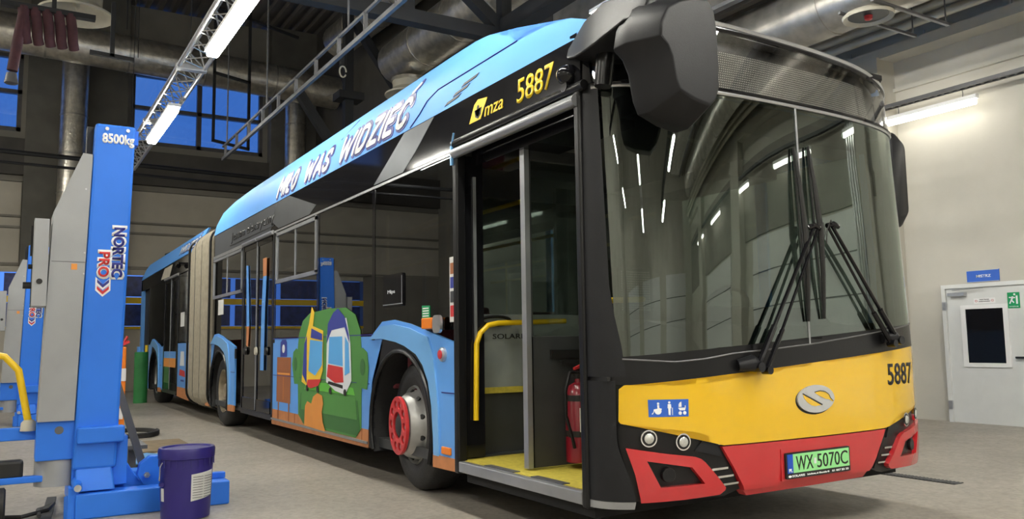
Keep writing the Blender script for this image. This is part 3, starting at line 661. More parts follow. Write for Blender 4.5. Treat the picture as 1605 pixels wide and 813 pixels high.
sheet('plate_band', 'plate_blue', lp, [(1.022, .372), (1.065, .372), (1.065, .470), (1.022, .470)], PLN(0), .003, .0062)
text('PL', 'letter_white', lp, 'lettering', PLN(0), box=(1.030, 1.057, .378, .396), depth=(.005, .008), bold=.03)
text('WX', 'ink_black', lp, 'lettering', PLN(0), box=(1.088, 1.225, .384, .458), depth=(.005, .008))
text('5070C', 'ink_black', lp, 'lettering', PLN(0), box=(1.258, 1.515, .384, .458), depth=(.005, .008))
sheet('plate_sticker', 'art_white', lp, rrect(1.232, 1.250, .408, .438, .003), PLN(0), .005, .0075)
text('SOLARIS', 'letter_white', lp, 'lettering', PLN(0), box=(1.055, 1.155, .350, .362), depth=(.003, .006), bold=.03)
text('Bolechowo, ul. Obornicka 46', 'letter_white', lp, 'lettering', PLN(0), box=(1.175, 1.355, .350, .361), depth=(.003, .006), bold=.02)
text('61 667 23 33', 'letter_white', lp, 'lettering', PLN(0), box=(1.38, 1.52, .351, .362), depth=(.003, .006), bold=.03)
sheet('dealer_mark', 'letter_white', lp, fell(1.038, .356, .012, .006, n=16), PLN(0), .003, .006)
# wipers
def wiper(piv, joint, top, bot, lean):
    w = build(MB().tube([FR(piv[0]-.09, piv[1]+.01, .01), FR(piv[0]-.02, piv[1]+.02, .04), FR(piv[0]+.03, piv[1], .04)], [.03, .045, .03], 10), 'wiper_motor_cover', 'plastic_dark', bus, smooth=1)
    a, b = Vector(FR(*piv, .06)), Vector(FR(*joint, .055))
    d = Vector((0, .035*lean, -.01))
    build(MB().tube([a, a+(b-a)*.28], .017, 8).tube([a+(b-a)*.26, b], .011, 8), 'wiper_arm', 'bus_black', w, smooth=1)
    build(MB().tube([a+d*1.8, a+d*1.8+(b-a)*.28], .014, 8).tube([a+d*1.8+(b-a)*.26, b+d], .008, 8), 'wiper_rod', 'bus_black', w, smooth=1)
    build_split(MB().tube([b+Vector((0, -.05, 0)), b+Vector((.01, 0, .015)), b+Vector((0, .05, 0))], .014, 8).tube([a-Vector((.02, 0, 0)), a+Vector((.03, 0, 0))], .026, 12).tube([a+d*1.8-Vector((.02, 0, 0)), a+d*1.8+Vector((.03, 0, 0))], .022, 12), 'wiper_joint', 'bus_black', w, smooth=1)
    m1 = Vector(FR((top[0]+bot[0])/2, (top[1]+bot[1])/2, .035))
    t_, b_ = Vector(FR(*top, .018)), Vector(FR(*bot, .018))
    build(MB().tube([t_, t_.lerp(m1, .5)+Vector((.01, 0, 0)), m1+Vector((.012, 0, 0)), b_.lerp(m1, .5)+Vector((.01, 0, 0)), b_], [.006, .013, .017, .013, .006], 6), 'wiper_blade', 'ink_black', w, smooth=1)
    build(MB().tube([t_+Vector((-.012, .006, 0)), b_+Vector((-.012, .006, 0))], .006, 5), 'wiper_rubber', 'rubber', w)
    build(MB().tube([b+Vector((0, .0, .0)), b+Vector((.03, .05*lean, .03)), b+Vector((.02, .075*lean, -.03)), b+Vector((.0, .06*lean, -.1))], .003, 5), 'washer_hose', 'ink_black', w)
wiper((.80, .938), (1.300, 1.695), (1.225, 2.155), (1.262, 1.175), 1)
wiper((2.03, 1.063), (1.466, 1.715), (1.348, 2.176), (1.395, 1.190), -1)
# --- roof front and shell
def S(z): # how far the roof shroud leans in over height
    P = [(2.0, 0), (2.69, 0), (2.85, .02), (3.0, .065), (3.15, .16), (3.3, .3)]
    for (a, b), (c, e) in zip(P[:-1], P[1:]):
        if z <= c: return b+(e-b)*(z-a)/(c-a)
    return .3
SH = lambda x, z, d: (x, S(z)-d, z)
SC = (2.77, 2.85, 2.93, 3.0, 3.05, 3.1, 3.15)
def shroud(name, m, poly, d0=-.02, d1=.0, parent=bus, far=0):
    fn = SH if not far else (lambda x, z, d: (x, 2.55-S(z)+d, z))
    return sheet(name, m, parent, poly, fn, d0, d1, (), SC, 30)
top1 = [(-.30, 2.69), (-.30, 2.77), (-.45, 2.83), (-.70, 2.875), (-1.02, 2.895), (-1.10, 2.935), (-1.2, 2.99), (-1.35, 3.06), (-1.55, 3.13), (-1.8, 3.175), (-2.1, 3.19), (-3.0, 3.175), (-7.9, 3.15), (-8.7, 3.11), (-9.1, 3.0), (-9.33, 2.82), (-9.37, 2.70)]
for far in (0, 1): shroud('roof_shroud', 'shroud_blue', top1, far=far)
mb = MB()
pr = [p for p in top1 if p[0] < -.4]
mb.loft([[(x, S(z)+.001, z) for x, z in pr], [(x, 2.55-S(z)-.001, z) for x, z in pr]], close=False, cap=False)
build(mb, 'roof_deck', 'shroud_blue', bus, smooth=40)
fr_top = [(-.28, 2.77), (-.5, 2.80)]
build(MB().loft([[(-.55, .06, 2.74), (-.55, .06, 2.86), (-.55, 2.49, 2.84), (-.55, 2.49, 2.74)], [(-.30, .10, 2.74), (-.30, .10, 2.80), (-.30, 2.45, 2.78), (-.30, 2.45, 2.74)], [(-.11, .3, 2.74), (-.11, .3, 2.785), (-.11, 2.25, 2.77), (-.11, 2.25, 2.74)]]), 'roof_cap', 'bus_grey_black', bus)
mb = MB().tube([SH(-2.50, 2.70, .002), SH(-2.35, 2.77, .002), SH(-2.24, 2.84, .002), SH(-2.08, 2.885, .002), SH(-1.02, 2.893, .002)], .005, 5).tube([SH(-3.9, 3.12, .002), SH(-4.15, 2.98, .002)], .004, 5)
build_split(mb, 'shroud_seam', 'navy', bus)
for k in range(3):
    z = 2.725+k*.037; x = -1.93+k*.115
    sheet('vent_slot', 'ink_black', bus, [(x, z-.008), (x+.20, z+.006), (x+.24, z+.026), (x+.04, z+.012)], SH, -.004, .004)
# lettering on the shroud: navy outline then white letters
GL = {'M': (1.1, [[(0, 0), (0, 1), (.5, .35), (1, 1), (1, 0)]]), 'I': (.0, [[(0, 0), (0, 1)]]), 'Ł': (.62, [[(.2, 1), (.2, 0), (1, 0)], [(-.12, .38), (.62, .66)]]),
      'O': (.85, [[(.5+.5*math.sin(a*PI/8), .5+.5*math.cos(a*PI/8)) for a in range(17)]]), 'W': (1.35, [[(0, 1), (.25, 0), (.5, .8), (.75, 0), (1, 1)]]),
      'A': (.95, [[(0, 0), (.5, 1), (1, 0)], [(.22, .30), (.78, .30)]]), 'S': (.75, [[(1, .80), (.85, .97), (.5, 1), (.12, .92), (.03, .72), (.25, .56), (.72, .45), (.97, .28), (.85, .06), (.5, 0), (.15, .03), (0, .2)]]),
      'D': (.85, [[(0, 0), (0, 1), (.5, 1), (.85, .85), (1, .5), (.85, .15), (.5, 0), (0, 0)]]), 'Z': (.80, [[(0, 1), (1, 1), (0, 0), (1, 0)]]), 'E': (.68, [[(1, 1), (0, 1), (0, 0), (1, 0)], [(0, .5), (.85, .5)]]),
      'Ć': (.80, [[(1, .78), (.82, .95), (.5, 1), (.18, .92), (0, .5), (.18, .08), (.5, 0), (.82, .05), (1, .22)], [(.55, 1.28), (.72, 1.52)]])}
def stroke_text(word, fn, x0, x1, z0, z1, wd, depth, name, m, parent, shear=.3, gap=.42, yoff=0):
    tot = sum(GL[c][0] for c in word)+gap*(len(word)-1)+.0; h = z1-z0; u = (x1-x0-wd)/tot; mb = MB(); x = x0+wd/2
    for c in word:
        w, strokes = GL[c]
        for st in strokes:
            P = [(x+a*w*u, z0+wd/2+b*(h-wd)) for a, b in st]; P = [(a+shear*(b-z0), b) for a, b in P]; Q = [P[0]]
            for a, b in zip(P[:-1], P[1:]):
                n = max(1, int(math.hypot(b[0]-a[0], b[1]-a[1])/.06)); Q += [(a[0]+(b[0]-a[0])*i/n, a[1]+(b[1]-a[1])*i/n) for i in range(1, n+1)]
            for a, b in zip(Q[:-1], Q[1:]):
                L = math.hypot(b[0]-a[0], b[1]-a[1]); nx, nz = -(b[1]-a[1])/L*wd/2, (b[0]-a[0])/L*wd/2
                q = [(a[0]+nx, a[1]+nz), (b[0]+nx, b[1]+nz), (b[0]-nx, b[1]-nz), (a[0]-nx, a[1]-nz)]
                mb.hexa([fn(p, t, depth[0]) for p, t in q], [fn(p, t, depth[1]) for p, t in q])
            for a in [P[0]]+P[1:-1]+[P[-1]]:
                k = 10; C_ = [(a[0]+wd/2*math.cos(2*PI*i/k), a[1]+wd/2*math.sin(2*PI*i/k)) for i in range(k)]
                mb.loft([[fn(p, t, depth[0]) for p, t in C_], [fn(p, t, depth[1]) for p, t in C_]])
        x += (w+gap)*u
    return build(mb, name, m, parent)
for w, x0, x1 in (('MIŁO', -6.14, -5.44), ('WAS', -5.17, -4.40), ('WIDZIEĆ', -4.14, -2.62)):
    z0, z1 = 2.735, 2.955
    sh_ = .55 if w != 'WIDZIEĆ' else .55
    if w == 'WIDZIEĆ': z1 = 2.975
    stroke_text(w, SH, x0-.028, x1+.028, z0-.024, z1+.024, .092, (.001, .004), 'slogan_outline', 'navy', bus, sh_)
    stroke_text(w, SH, x0, x1, z0, z1, .044, (.004, .008), 'slogan', 'letter_white', bus, sh_)
build(MB().tube([(-1.9, .35, 3.155), (-1.5, .33, 3.10), (-1.25, .32, 3.02), (-1.1, .3, 2.96)], .012, 6), 'roof_edge_seal', 'sign_yellow', bus)
# --- upper black band of the side
spanel('upper_band', 'bus_black', [(-9.37, 2.38), (-.35, 2.38), (-.35, 2.69), (-9.37, 2.69)], -.03, .0)
MT['swoosh_grey'] = mat('swoosh_grey', (.13, .14, .15), .3, .4, var=.05)
MT['swoosh_dark'] = mat('swoosh_dark', (.085, .092, .105), .3, .2, var=.05)
spanel('band_swoosh', 'swoosh_grey', [(-3.22, 2.385), (-2.63, 2.385), (-2.40, 2.50), (-2.09, 2.685), (-2.60, 2.685), (-2.92, 2.53)], .0, .003)
spanel('band_swoosh', 'inner_grey', [(-6.0, 2.385), (-4.9, 2.385), (-4.7, 2.45), (-5.6, 2.685), (-6.05, 2.685), (-6.3, 2.5)], .0, .003)
spanel('band_swoosh', 'swoosh_dark', [(-9.3, 2.385), (-6.35, 2.385), (-6.0, 2.685), (-9.3, 2.685)], .0, .002)
text('Jestem elektryczny', 'ink_black', bus, 'band_lettering', SIDE, box=(-8.28, -6.16, 2.455, 2.60), shear=.15, depth=(.002, .006), bold=.01)
build(MB().box(-8.34, -6.18, -.007, -.001, 2.435, 2.445), 'band_lettering_line', 'ink_black', bus)
text('5887', 'sign_yellow', bus, 'fleet_number', SIDE, box=(-.98, -.59, 2.485, 2.63), shear=.1, depth=(.0, .004), bold=.008)
lg = spanel('operator_logo', 'sign_yellow', [(-1.57, 2.505), (-1.42, 2.505), (-1.385, 2.555), (-1.33, 2.625), (-1.45, 2.64), (-1.50, 2.615)], .0, .003)
text('mza', 'sign_yellow', lg, 'lettering', SIDE, box=(-1.37, -1.14, 2.505, 2.565), shear=.25, depth=(.0, .004))
sheet('emblem', 'ink_black', lg, [(-1.495, 2.575), (-1.485, 2.53), (-1.45, 2.515), (-1.415, 2.535), (-1.40, 2.58), (-1.415, 2.58), (-1.43, 2.54), (-1.45, 2.527), (-1.475, 2.54), (-1.482, 2.575)], SIDE, .002, .0045)
sheet('emblem', 'ink_black', lg, fell(-1.448, 2.585, .014, .018, n=14), SIDE, .002, .0045)
# dome camera by the mirror
cmr = build(MB().lathe([(.02, .06), (-.01, .062), (-.04, .05), (-.065, .03), (-.075, .005)], (-.45, 0, 2.505), 'y', 24), 'dome_camera', 'bus_black', bus, smooth=1)
build(MB().lathe([(.02, .035), (-.03, .03)], (-.45, -.01, 2.44), 'y', 16), 'camera_base', 'bus_black', cmr, smooth=1)
# window-top trim rail
mb = MB().box(-9.37, -7.6, -.008, .0, 2.345, 2.385).box(-6.16, -1.76, -.006, .0, 2.352, 2.372)
build(mb, 'window_rail', 'silver', bus)
# --- side glazing (front section)
def window(x0, x1, z0=1.175, z1=2.345, slide=False, m='side_glass', parent=bus):
    w = spanel('side_window', m, [(x0, z0), (x1, z0), (x1, z1), (x0, z1)], -.008, -.002, parent)
    if slide:
        f = MB(); zs = 1.79; t_ = .035
        for a, b, c, d_ in ((x0+.02, x1-.02, z1-t_-.01, z1-.01), (x0+.02, x1-.02, zs-.02, zs+.02), (x0+.02, x0+.02+t_, zs, z1), (x1-.02-t_, x1-.02, zs, z1)): f.box(a, b, -.012, .004, c, d_)
        f.box((x0+x1)/2-.012, (x0+x1)/2+.012, -.006, .004, zs, z1)
        build(f, 'sliding_frame', 'alu_trim', w)
    return w
window(-3.21, -1.79); window(-4.61, -3.23); window(-6.10, -4.65, slide=True)
window(-9.37, -7.62, slide=True)
for x in (-1.785, -3.22, -4.63, -6.13, -7.59):
    build(MB().box(x-.03, x+.03, -.001, .05, 1.12, 2.37), 'window_pillar', 'bus_black', bus)
# mounting hatch, sticker, marker lights on the side glass behind the front door
h = spanel('charge_hatch', 'bus_black', rrect(-2.99, -2.62, 1.37, 1.62, .02), -.002, .012)
sheet('hatch_edge', 'silver', h, [(-2.99, 1.385), (-2.62, 1.385), (-2.62, 1.392), (-2.99, 1.392)], SIDE, .011, .0135); sheet('hatch_edge', 'silver', h, [(-2.635, 1.39), (-2.628, 1.39), (-2.628, 1.60), (-2.635, 1.60)], SIDE, .011, .0135)
text('Mips', 'letter_white', h, 'lettering', SIDE, box=(-2.90, -2.76, 1.465, 1.50), depth=(.012, .014))
s = spanel('sticker', 'sign_green', [(-2.30, 1.24), (-2.175, 1.24), (-2.175, 1.35), (-2.30, 1.355)], -.001, .003)
sheet('sticker_text', 'letter_white', s, [(-2.30, 1.225), (-2.175, 1.225), (-2.175, 1.243), (-2.30, 1.262)], SIDE, .002, .004)
mb = MB()
for k in range(4): mb.box(-2.285, -2.19, -.0045, -.003, 1.275+k*.018, 1.283+k*.018)
build(mb, 'sticker_text', 'letter_white', s)
s = spanel('notice_strip', 'paper', [(-1.865, 1.225), (-1.795, 1.225), (-1.795, 1.66), (-1.865, 1.66)], -.001, .003)
for k, m in enumerate(('art_red', 'inner_grey', 'art_navy', 'art_brown')): sheet('notice_picture', m, s, [(-1.855, 1.26+k*.095), (-1.805, 1.26+k*.095), (-1.805, 1.335+k*.095), (-1.855, 1.335+k*.095)], SIDE, .002, .004)
build(MB().box(-2.205, -2.045, -.055, .0, 1.185, 1.262), 'turn_indicator', 'orange', bus, bevel=.008)
mi = build(MB().lathe([(0, .05), (-.03, .05), (-.035, .04)], (-1.96, -.02, 1.215), 'y', 20), 'side_marker_mount', 'bus_grey_black', bus, smooth=1)
sheet('side_reflector', 'silver', mi, rrect(-2.015, -1.90, 1.155, 1.275, .035), SIDE, .04, .06)
# --- lower side panels
ARCH_R = .56
def arch_cut(cx, x_hi, x_lo, zb, r=ARCH_R, cz=.48, n=20):
    # points along the wheel opening from rear foot to front foot
    a0 = math.degrees(math.asin((zb-cz)/r)); return arc(cx, cz, r, 180-a0, a0, n)
def wheel_bay(cx, flat=.0):
    # blue fender cap, black surround, lip, inner well
    fx = lambda a: cx+(a+2.70)
    P = [(-3.30, 1.13), (-3.20, 1.18), (-3.03, 1.262), (-2.79, 1.27), (-2.50, 1.232), (-2.19, 1.17), (-1.785, 1.085), (-1.785, .76), (-1.785, .33), (-2.10, .33), (-2.105, .45), (-2.13, .66), (-2.18, .82), (-2.27, .935), (-2.38, 1.01), (-2.58, 1.07), (-2.74, 1.10), (-3.03, 1.13)]
    fe = spanel('fender', 'bus_blue', [(fx(a), b) for a, b in P], -.02, .004)
    sheet('fender_crease', 'bus_blue_light', fe, [(fx(a), b) for a, b in [(-3.28, 1.125), (-3.03, 1.225), (-2.79, 1.235), (-2.5, 1.2), (-2.19, 1.13), (-2.10, 1.0), (-2.03, .66), (-2.02, .33), (-2.10, .33), (-2.105, .45), (-2.13, .66), (-2.18, .82), (-2.27, .935), (-2.38, 1.01), (-2.58, 1.07), (-2.74, 1.10), (-3.03, 1.13)]], SIDE, .003, .016)
    build(MB().box(fx(-1.99), fx(-1.785), -.007, -.003, .752, .760), 'panel_seam', 'navy', fe)
    sheet('fender_foot', 'plank', fe, [(fx(-2.115), .25), (fx(-1.785), .255), (fx(-1.785), .335), (fx(-2.115), .335)], SIDE, -.01, .012)
    sur = [(fx(-3.325), .26), (fx(-3.325), .42), (fx(-3.24), .80), (fx(-3.03), 1.13), (fx(-2.74), 1.10), (fx(-2.58), 1.07), (fx(-2.38), 1.01), (fx(-2.27), .935), (fx(-2.18), .82), (fx(-2.13), .66), (fx(-2.105), .45), (fx(-2.115), .26)]
    spanel('arch_surround', 'plastic_dark', sur+arch_cut(cx, 0, 0, .26)[::-1], -.03, -.004)
    build(MB().tube([(a, -.004, b) for a, b in arch_cut(cx, 0, 0, .26, ARCH_R-.005)], .018, 8), 'arch_lip', 'bus_grey_black', bus, smooth=1)
    mb = MB(); A = arch_cut(cx, 0, 0, .24, ARCH_R); 
    mb.loft([[(a, y, b) for a, b in A] for y in (.0, .55)], close=False, cap=False)
    mb.add([(a, .55, b) for a, b in A], [tuple(range(len(A)))]); build(mb, 'wheel_well', 'rubber', bus, smooth=40)
wheel_bay(-2.70)
wheel_bay(-8.86)
# art panel between the front wheel and the middle door
spanel('side_panel', 'bus_blue', [(-6.18, .40), (-3.325, .40), (-3.24, .80), (-3.035, 1.125), (-3.30, 1.15), (-6.18, 1.17)], -.02, .0)
spanel('skirt', 'plank', [(-6.18, .235), (-3.33, .255), (-3.325, .40), (-6.18, .40)], -.02, .0)
mb = MB()
for k in range(5): mb.box(-5.95+k*.62, -5.944+k*.62, -.003, 0, .30, .40)
build(mb, 'skirt_seam', 'art_brown', bus)
build(MB().box(-6.18, -3.33, -.012, -.0, .285, .305), 'skirt_trim', 'alu_trim', bus)
build(MB().box(-6.18, -3.30, -.004, -.0, .765, .771).box(-6.18, -3.05, -.004, 0, 1.160, 1.168), 'panel_seam', 'navy', bus)
A_ = lambda m, P, k=1: sheet('artwork', m, bus, P, SIDE, .0005+.002*k, .0015+.002*k)
# sofa
A_('art_green', [(-5.20, .40), (-5.24, 1.05), (-5.20, 1.20), (-5.08, 1.33), (-4.85, 1.40), (-4.30, 1.42), (-3.85, 1.41), (-3.62, 1.34), (-3.50, 1.20), (-3.47, 1.02), (-3.47, .40), (-3.6, .31), (-5.0, .31)], 1)
for cx_ in (-5.30, -3.44):
    A_('art_green', [(cx_-.13, .73), (cx_-.16, .92), (cx_-.12, 1.03), (cx_, 1.06), (cx_+.10, 1.02), (cx_+.13, .90), (cx_+.10, .72)] if cx_ > -5 else [(cx_-.12, .90), (cx_-.08, 1.02), (cx_+.02, 1.06), (cx_+.14, 1.02), (cx_+.16, .9), (cx_+.12, .70), (cx_-.04, .70)], 2)
    A_('art_green_dark', fell(cx_, .90, .055, .07, n=20), 3)
A_('art_green_bright', [(-5.0, .66), (-3.62, .66), (-3.66, .72), (-4.2, .74), (-4.95, .73)], 2)
A_('art_green_dark', [(-5.12, .62), (-3.56, .62), (-3.50, .40), (-3.56, .33), (-5.05, .33), (-5.16, .42)], 2)
A_('art_green', [(-5.08, .64), (-3.60, .64), (-3.56, .46), (-5.10, .46)], 3)
# two plain vehicles without faces on the sofa
A_('art_yellow', [(-5.08, .73), (-4.99, 1.12), (-4.86, 1.30), (-4.78, 1.46), (-4.70, 1.40), (-4.74, 1.27), (-4.44, 1.22), (-4.44, .85), (-4.56, .72), (-4.86, .68)], 4)
A_('art_navy', [(-5.05, .80), (-5.00, 1.10), (-4.92, 1.18), (-4.92, .72)], 5); A_('art_sky', [(-4.86, .84), (-4.82, 1.14), (-4.45, 1.12), (-4.46, .90), (-4.66, .80)], 5)
A_('art_navy', [(-4.80, 1.16), (-4.78, 1.25), (-4.46, 1.19), (-4.46, 1.13)], 5); A_('art_red', [(-4.92, .69), (-4.88, .755), (-4.48, .77), (-4.56, .71), (-4.78, .675)], 5)
A_('art_white', [(-4.34, .75), (-4.33, 1.18), (-4.22, 1.30), (-3.82, 1.32), (-3.72, 1.10), (-3.69, .78), (-3.84, .655), (-4.10, .68)], 4)
A_('art_navy', [(-4.33, 1.10), (-4.30, 1.28), (-4.15, 1.38), (-4.03, 1.41), (-3.86, 1.33), (-3.76, 1.18), (-3.74, 1.10), (-3.86, 1.24), (-4.20, 1.22)], 5)
A_('art_sky', [(-4.28, .92), (-4.26, 1.16), (-3.92, 1.16), (-3.90, .90)], 5); A_('art_red', [(-4.32, .80), (-4.29, .91), (-3.90, .89), (-3.88, .76), (-4.10, .75)], 5)
A_('art_sky', [(-3.85, .82), (-3.85, 1.16), (-3.76, 1.10), (-3.73, .85)], 5); A_('ink_black', [(-4.30, .735), (-4.27, .76), (-3.90, .735), (-3.90, .705)], 5)
for x in (-4.90, -4.58, -4.22, -3.84): A_('ink_black', fell(x, .675, .035, .03, n=14), 6)
# cabinet with a camera on top, lying dog shape
A_('art_brown', [(-5.99, .49), (-5.98, .965), (-5.47, .965), (-5.48, .49)], 1); A_('art_orange', [(-5.955, .80), (-5.95, .78), (-5.50, .78), (-5.50, .80)], 2)
A_('art_orange', [(-5.735, .52), (-5.725, .52), (-5.725, .76), (-5.735, .76)], 2)
for x in (-5.93, -5.55): A_('art_brown', [(x, .30), (x+.03, .30), (x+.04, .49), (x, .49)], 1)
A_('art_navy', [(-5.86, .97), (-5.86, 1.12), (-5.80, 1.15), (-5.66, 1.15), (-5.62, 1.12), (-5.62, .97)], 1); A_('art_white', fell(-5.74, 1.055, .05, .045, n=16), 2)
A_('art_orange', [(-4.97, .31), (-4.95, .50), (-4.88, .55), (-4.76, .53), (-4.70, .60), (-4.58, .64), (-4.44, .62), (-4.41, .55), (-4.45, .47), (-4.42, .38), (-4.34, .30)], 6)
# blue panel rear of the rear bay
spanel('side_panel', 'bus_blue', [(-9.75, .24), (-9.49, .24), (-9.45, .60), (-9.40, .80), (-9.19, 1.13), (-9.45, 1.15), (-9.75, 1.17)], -.02, .0)
spanel('skirt', 'plank', [(-9.75, .235), (-9.47, .235), (-9.47, .33), (-9.75, .335)], -.01, .004)
build(MB().box(-7.90, -7.84, -.02, .0, .93, 1.06), 'side_marker', 'bus_grey_black', bus, bevel=.01)
build(MB().lathe([(0, .05), (-.02, .048), (-.03, .03)], (-1.96, 0, 1.01), 'y', 24), 'button_ring', 'silver', bus, smooth=1)
build(MB().lathe([(0, .034), (-.035, .03), (-.038, .01)], (-1.96, 0, 1.01), 'y', 20), 'call_button', 'ring_red', bus, smooth=1)
build(MB().box(-1.975, -1.85, -.02, 0, .352, .40), 'side_marker', 'orange', bus, bevel=.006)
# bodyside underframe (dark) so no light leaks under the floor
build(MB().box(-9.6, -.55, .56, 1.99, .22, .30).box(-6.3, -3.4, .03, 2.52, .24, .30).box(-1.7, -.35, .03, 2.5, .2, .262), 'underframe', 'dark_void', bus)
# --- front doorway
mb = MB().bar((-1.755, -.012, .26), (-1.755, -.012, 2.40), .05, .05, up=(0, 1, 0))
build(MB().box(-1.785, -1.725, -.02, .05, .25, 2.40), 'door_post', 'bus_grey_black', bus, bevel=.012)
build(MB().box(-.395, -.345, -.02, .05, .25, 2.42), 'door_post', 'bus_grey_black', bus, bevel=.012)
build(MB().tube([(-1.75, -.02, 2.345), (-.36, -.02, 2.345)], .034, 10), 'door_header', 'alu_trim', bus, smooth=1)
build(MB().tube([(-1.78, -.012, 2.415), (-.30, -.012, 2.415)], .026, 10), 'door_header', 'bus_grey_black', bus, smooth=1)
build(MB().box(-1.725, -.395, .10, .40, 2.26, 2.40), 'door_drive_cover', 'bus_black', bus)
build(MB().box(-1.74, -.40, -.015, .03, .262, .328), 'door_sill', 'alu_trim', bus, bevel=.006)
build(MB().box(-1.80, -.40, .03, 1.3, .27, .33), 'entrance_floor', 'floor_yellow', bus)
mb = MB().box(-1.46, -1.12, .02, .07, .328, .334).box(-.93, -.62, .02, .07, .328, .334); build_split(mb, 'sill_patch', 'grey_steel', bus)
# inward-folded door leaves
def leaf(x, y0, y1, m='inner_grey', half=True):
    l = build(MB().box(x-.02, x+.02, y0, y0+.035, .34, 2.28).box(x-.02, x+.02, y1-.035, y1, .34, 2.28).box(x-.02, x+.02, y0, y1, 2.2, 2.28).box(x-.02, x+.02, y0, y1, .34, 1.12 if half else .45), 'door_leaf', m, bus, bevel=.005)
    build(MB().box(x-.005, x+.005, y0+.03, y1-.03, 1.1 if half else .45, 2.22), 'leaf_glass', 'clear_glass', l); return l
l = leaf(-1.15, .15, .66)
build(MB().box(-1.17, -1.12, .13, .165, .34, 2.30), 'leaf_edge', 'alu_trim', l)
build(MB().box(-1.13, -1.11, .30, .56, .985, 1.035).bar((-1.10, .36, .96), (-1.10, .50, .96), .02, .02), 'leaf_handle', 'ink_black', l)
build(MB().box(-1.82, -1.76, .04, .20, .34, 2.34), 'door_leaf', 'bus_black', bus)
build(MB().box(-1.755, -1.745, .12, .14, .6, 2.2), 'leaf_edge', 'alu_trim', bus)
# grey screen with handrail behind the doorway
sc = build(MB().box(-1.92, -1.89, .20, 1.10, .75, 1.28), 'screen', 'inner_light', bus)
MT['screen_grey'] = mat('screen_grey', (.30, .33, .32), .3, var=.1)
sc.data.materials[0] = MT['screen_grey']
build(MB().box(-1.92, -1.89, .20, 1.10, .33, .75), 'screen_base', 'inner_grey', sc); build(MB().box(-1.90, -1.87, .2, 1.1, .74, .78), 'screen_ledge', 'floor_yellow', sc)
build(MB().box(-1.93, -1.90, .20, 1.10, 1.28, 2.1), 'screen_glass', 'clear_glass', sc)
XP = lambda a, b, d: (-1.888+d, a, b)
text('SOLARIS', 'ink_black', sc, 'lettering', XP, box=(.34, .62, 1.11, 1.145), depth=(.0, .003))
build(MB().tube([(-1.88, .36+.12*math.cos(math.radians(a)), 1.235+.03*math.sin(math.radians(a))) for a in range(0, 361, 20)], .012, 6), 'badge_ring', 'ink_black', sc)
build(MB().tube([(-1.74, .12, .58), (-1.74, .13, 1.08), (-1.74, .16, 1.15), (-1.74, .22, 1.20), (-1.74, .30, 1.215), (-1.74, .85, 1.23)], .018, 10), 'grab_rail', 'handrail', bus, smooth=1)
# --- interior
build(MB().box(-9.3, -1.8, .05, 2.5, .27, .34), 'saloon_floor', 'inner_grey', bus)
build(MB().box(-9.3, -.35, .06, 2.49, 2.42, 2.5).box(-9.3, -1.8, .06, .5, 2.3, 2.42).box(-9.3, -1.2, 2.1, 2.49, 2.3, 2.42), 'saloon_ceiling', 'inner_light', bus)
mb = MB().tube([(-9.0, .62, 2.1), (-1.95, .62, 2.1)], .017, 8).tube([(-9.0, 1.9, 2.1), (-1.95, 1.9, 2.1)], .017, 8)
for x in (-8.5, -6.9, -5.9, -4.4, -3.1): mb.tube([(x, .62, .34), (x, .62, 2.4)], .017, 8)
build(mb, 'handrail', 'handrail', bus, smooth=1)
build(MB().tube([(-5.6, .12, 1.55), (-5.6, .12, 1.75), (-5.1, .12, 1.86), (-4.6, .12, 1.87), (-2.0, .12, 2.0)], .016, 8), 'handrail', 'handrail', bus, smooth=1)
for x in (-2.6, -3.4, -4.2, -5.0, -8.0, -8.8):
    for y in (.15, 1.75):
        if y < 1 and x in (-5.0,): continue
        st_ = build(MB().box(x-.22, x+.22, y, y+.8, .72, .80), 'seat', 'seat_red', bus, bevel=.03)
        build(MB().hexa([(x-.30, y, .78), (x-.22, y, .78), (x-.22, y+.8, .78), (x-.30, y+.8, .78)], [(x-.38, y+.03, 1.38), (x-.33, y+.03, 1.38), (x-.33, y+.77, 1.38), (x-.38, y+.77, 1.38)]), 'backrest', 'seat_red', st_, bevel=.02)
        build(MB().box(x-.12, x+.12, y+.3, y+.5, .34, .72), 'seat_leg', 'inner_grey', st_)
# far side of the body: skirt, waist, window pillars, glass
mb = MB().box(-9.37, -.40, 2.52, 2.55, .26, 1.17).box(-9.37, -.40, 2.52, 2.55, 2.36, 2.70)
for x in (-9.3, -7.6, -6.0, -4.4, -2.9, -1.4, -.45): mb.box(x-.05, x+.05, 2.52, 2.55, 1.1, 2.4)
build(mb, 'far_side', 'bus_blue', bus)
build(MB().box(-9.3, -.4, 2.535, 2.543, 1.17, 2.36), 'far_side_glass', 'clear_glass', bus)
build(MB().box(-9.3, -.45, 2.44, 2.50, 1.05, 1.18), 'inner_sill', 'inner_grey', bus)
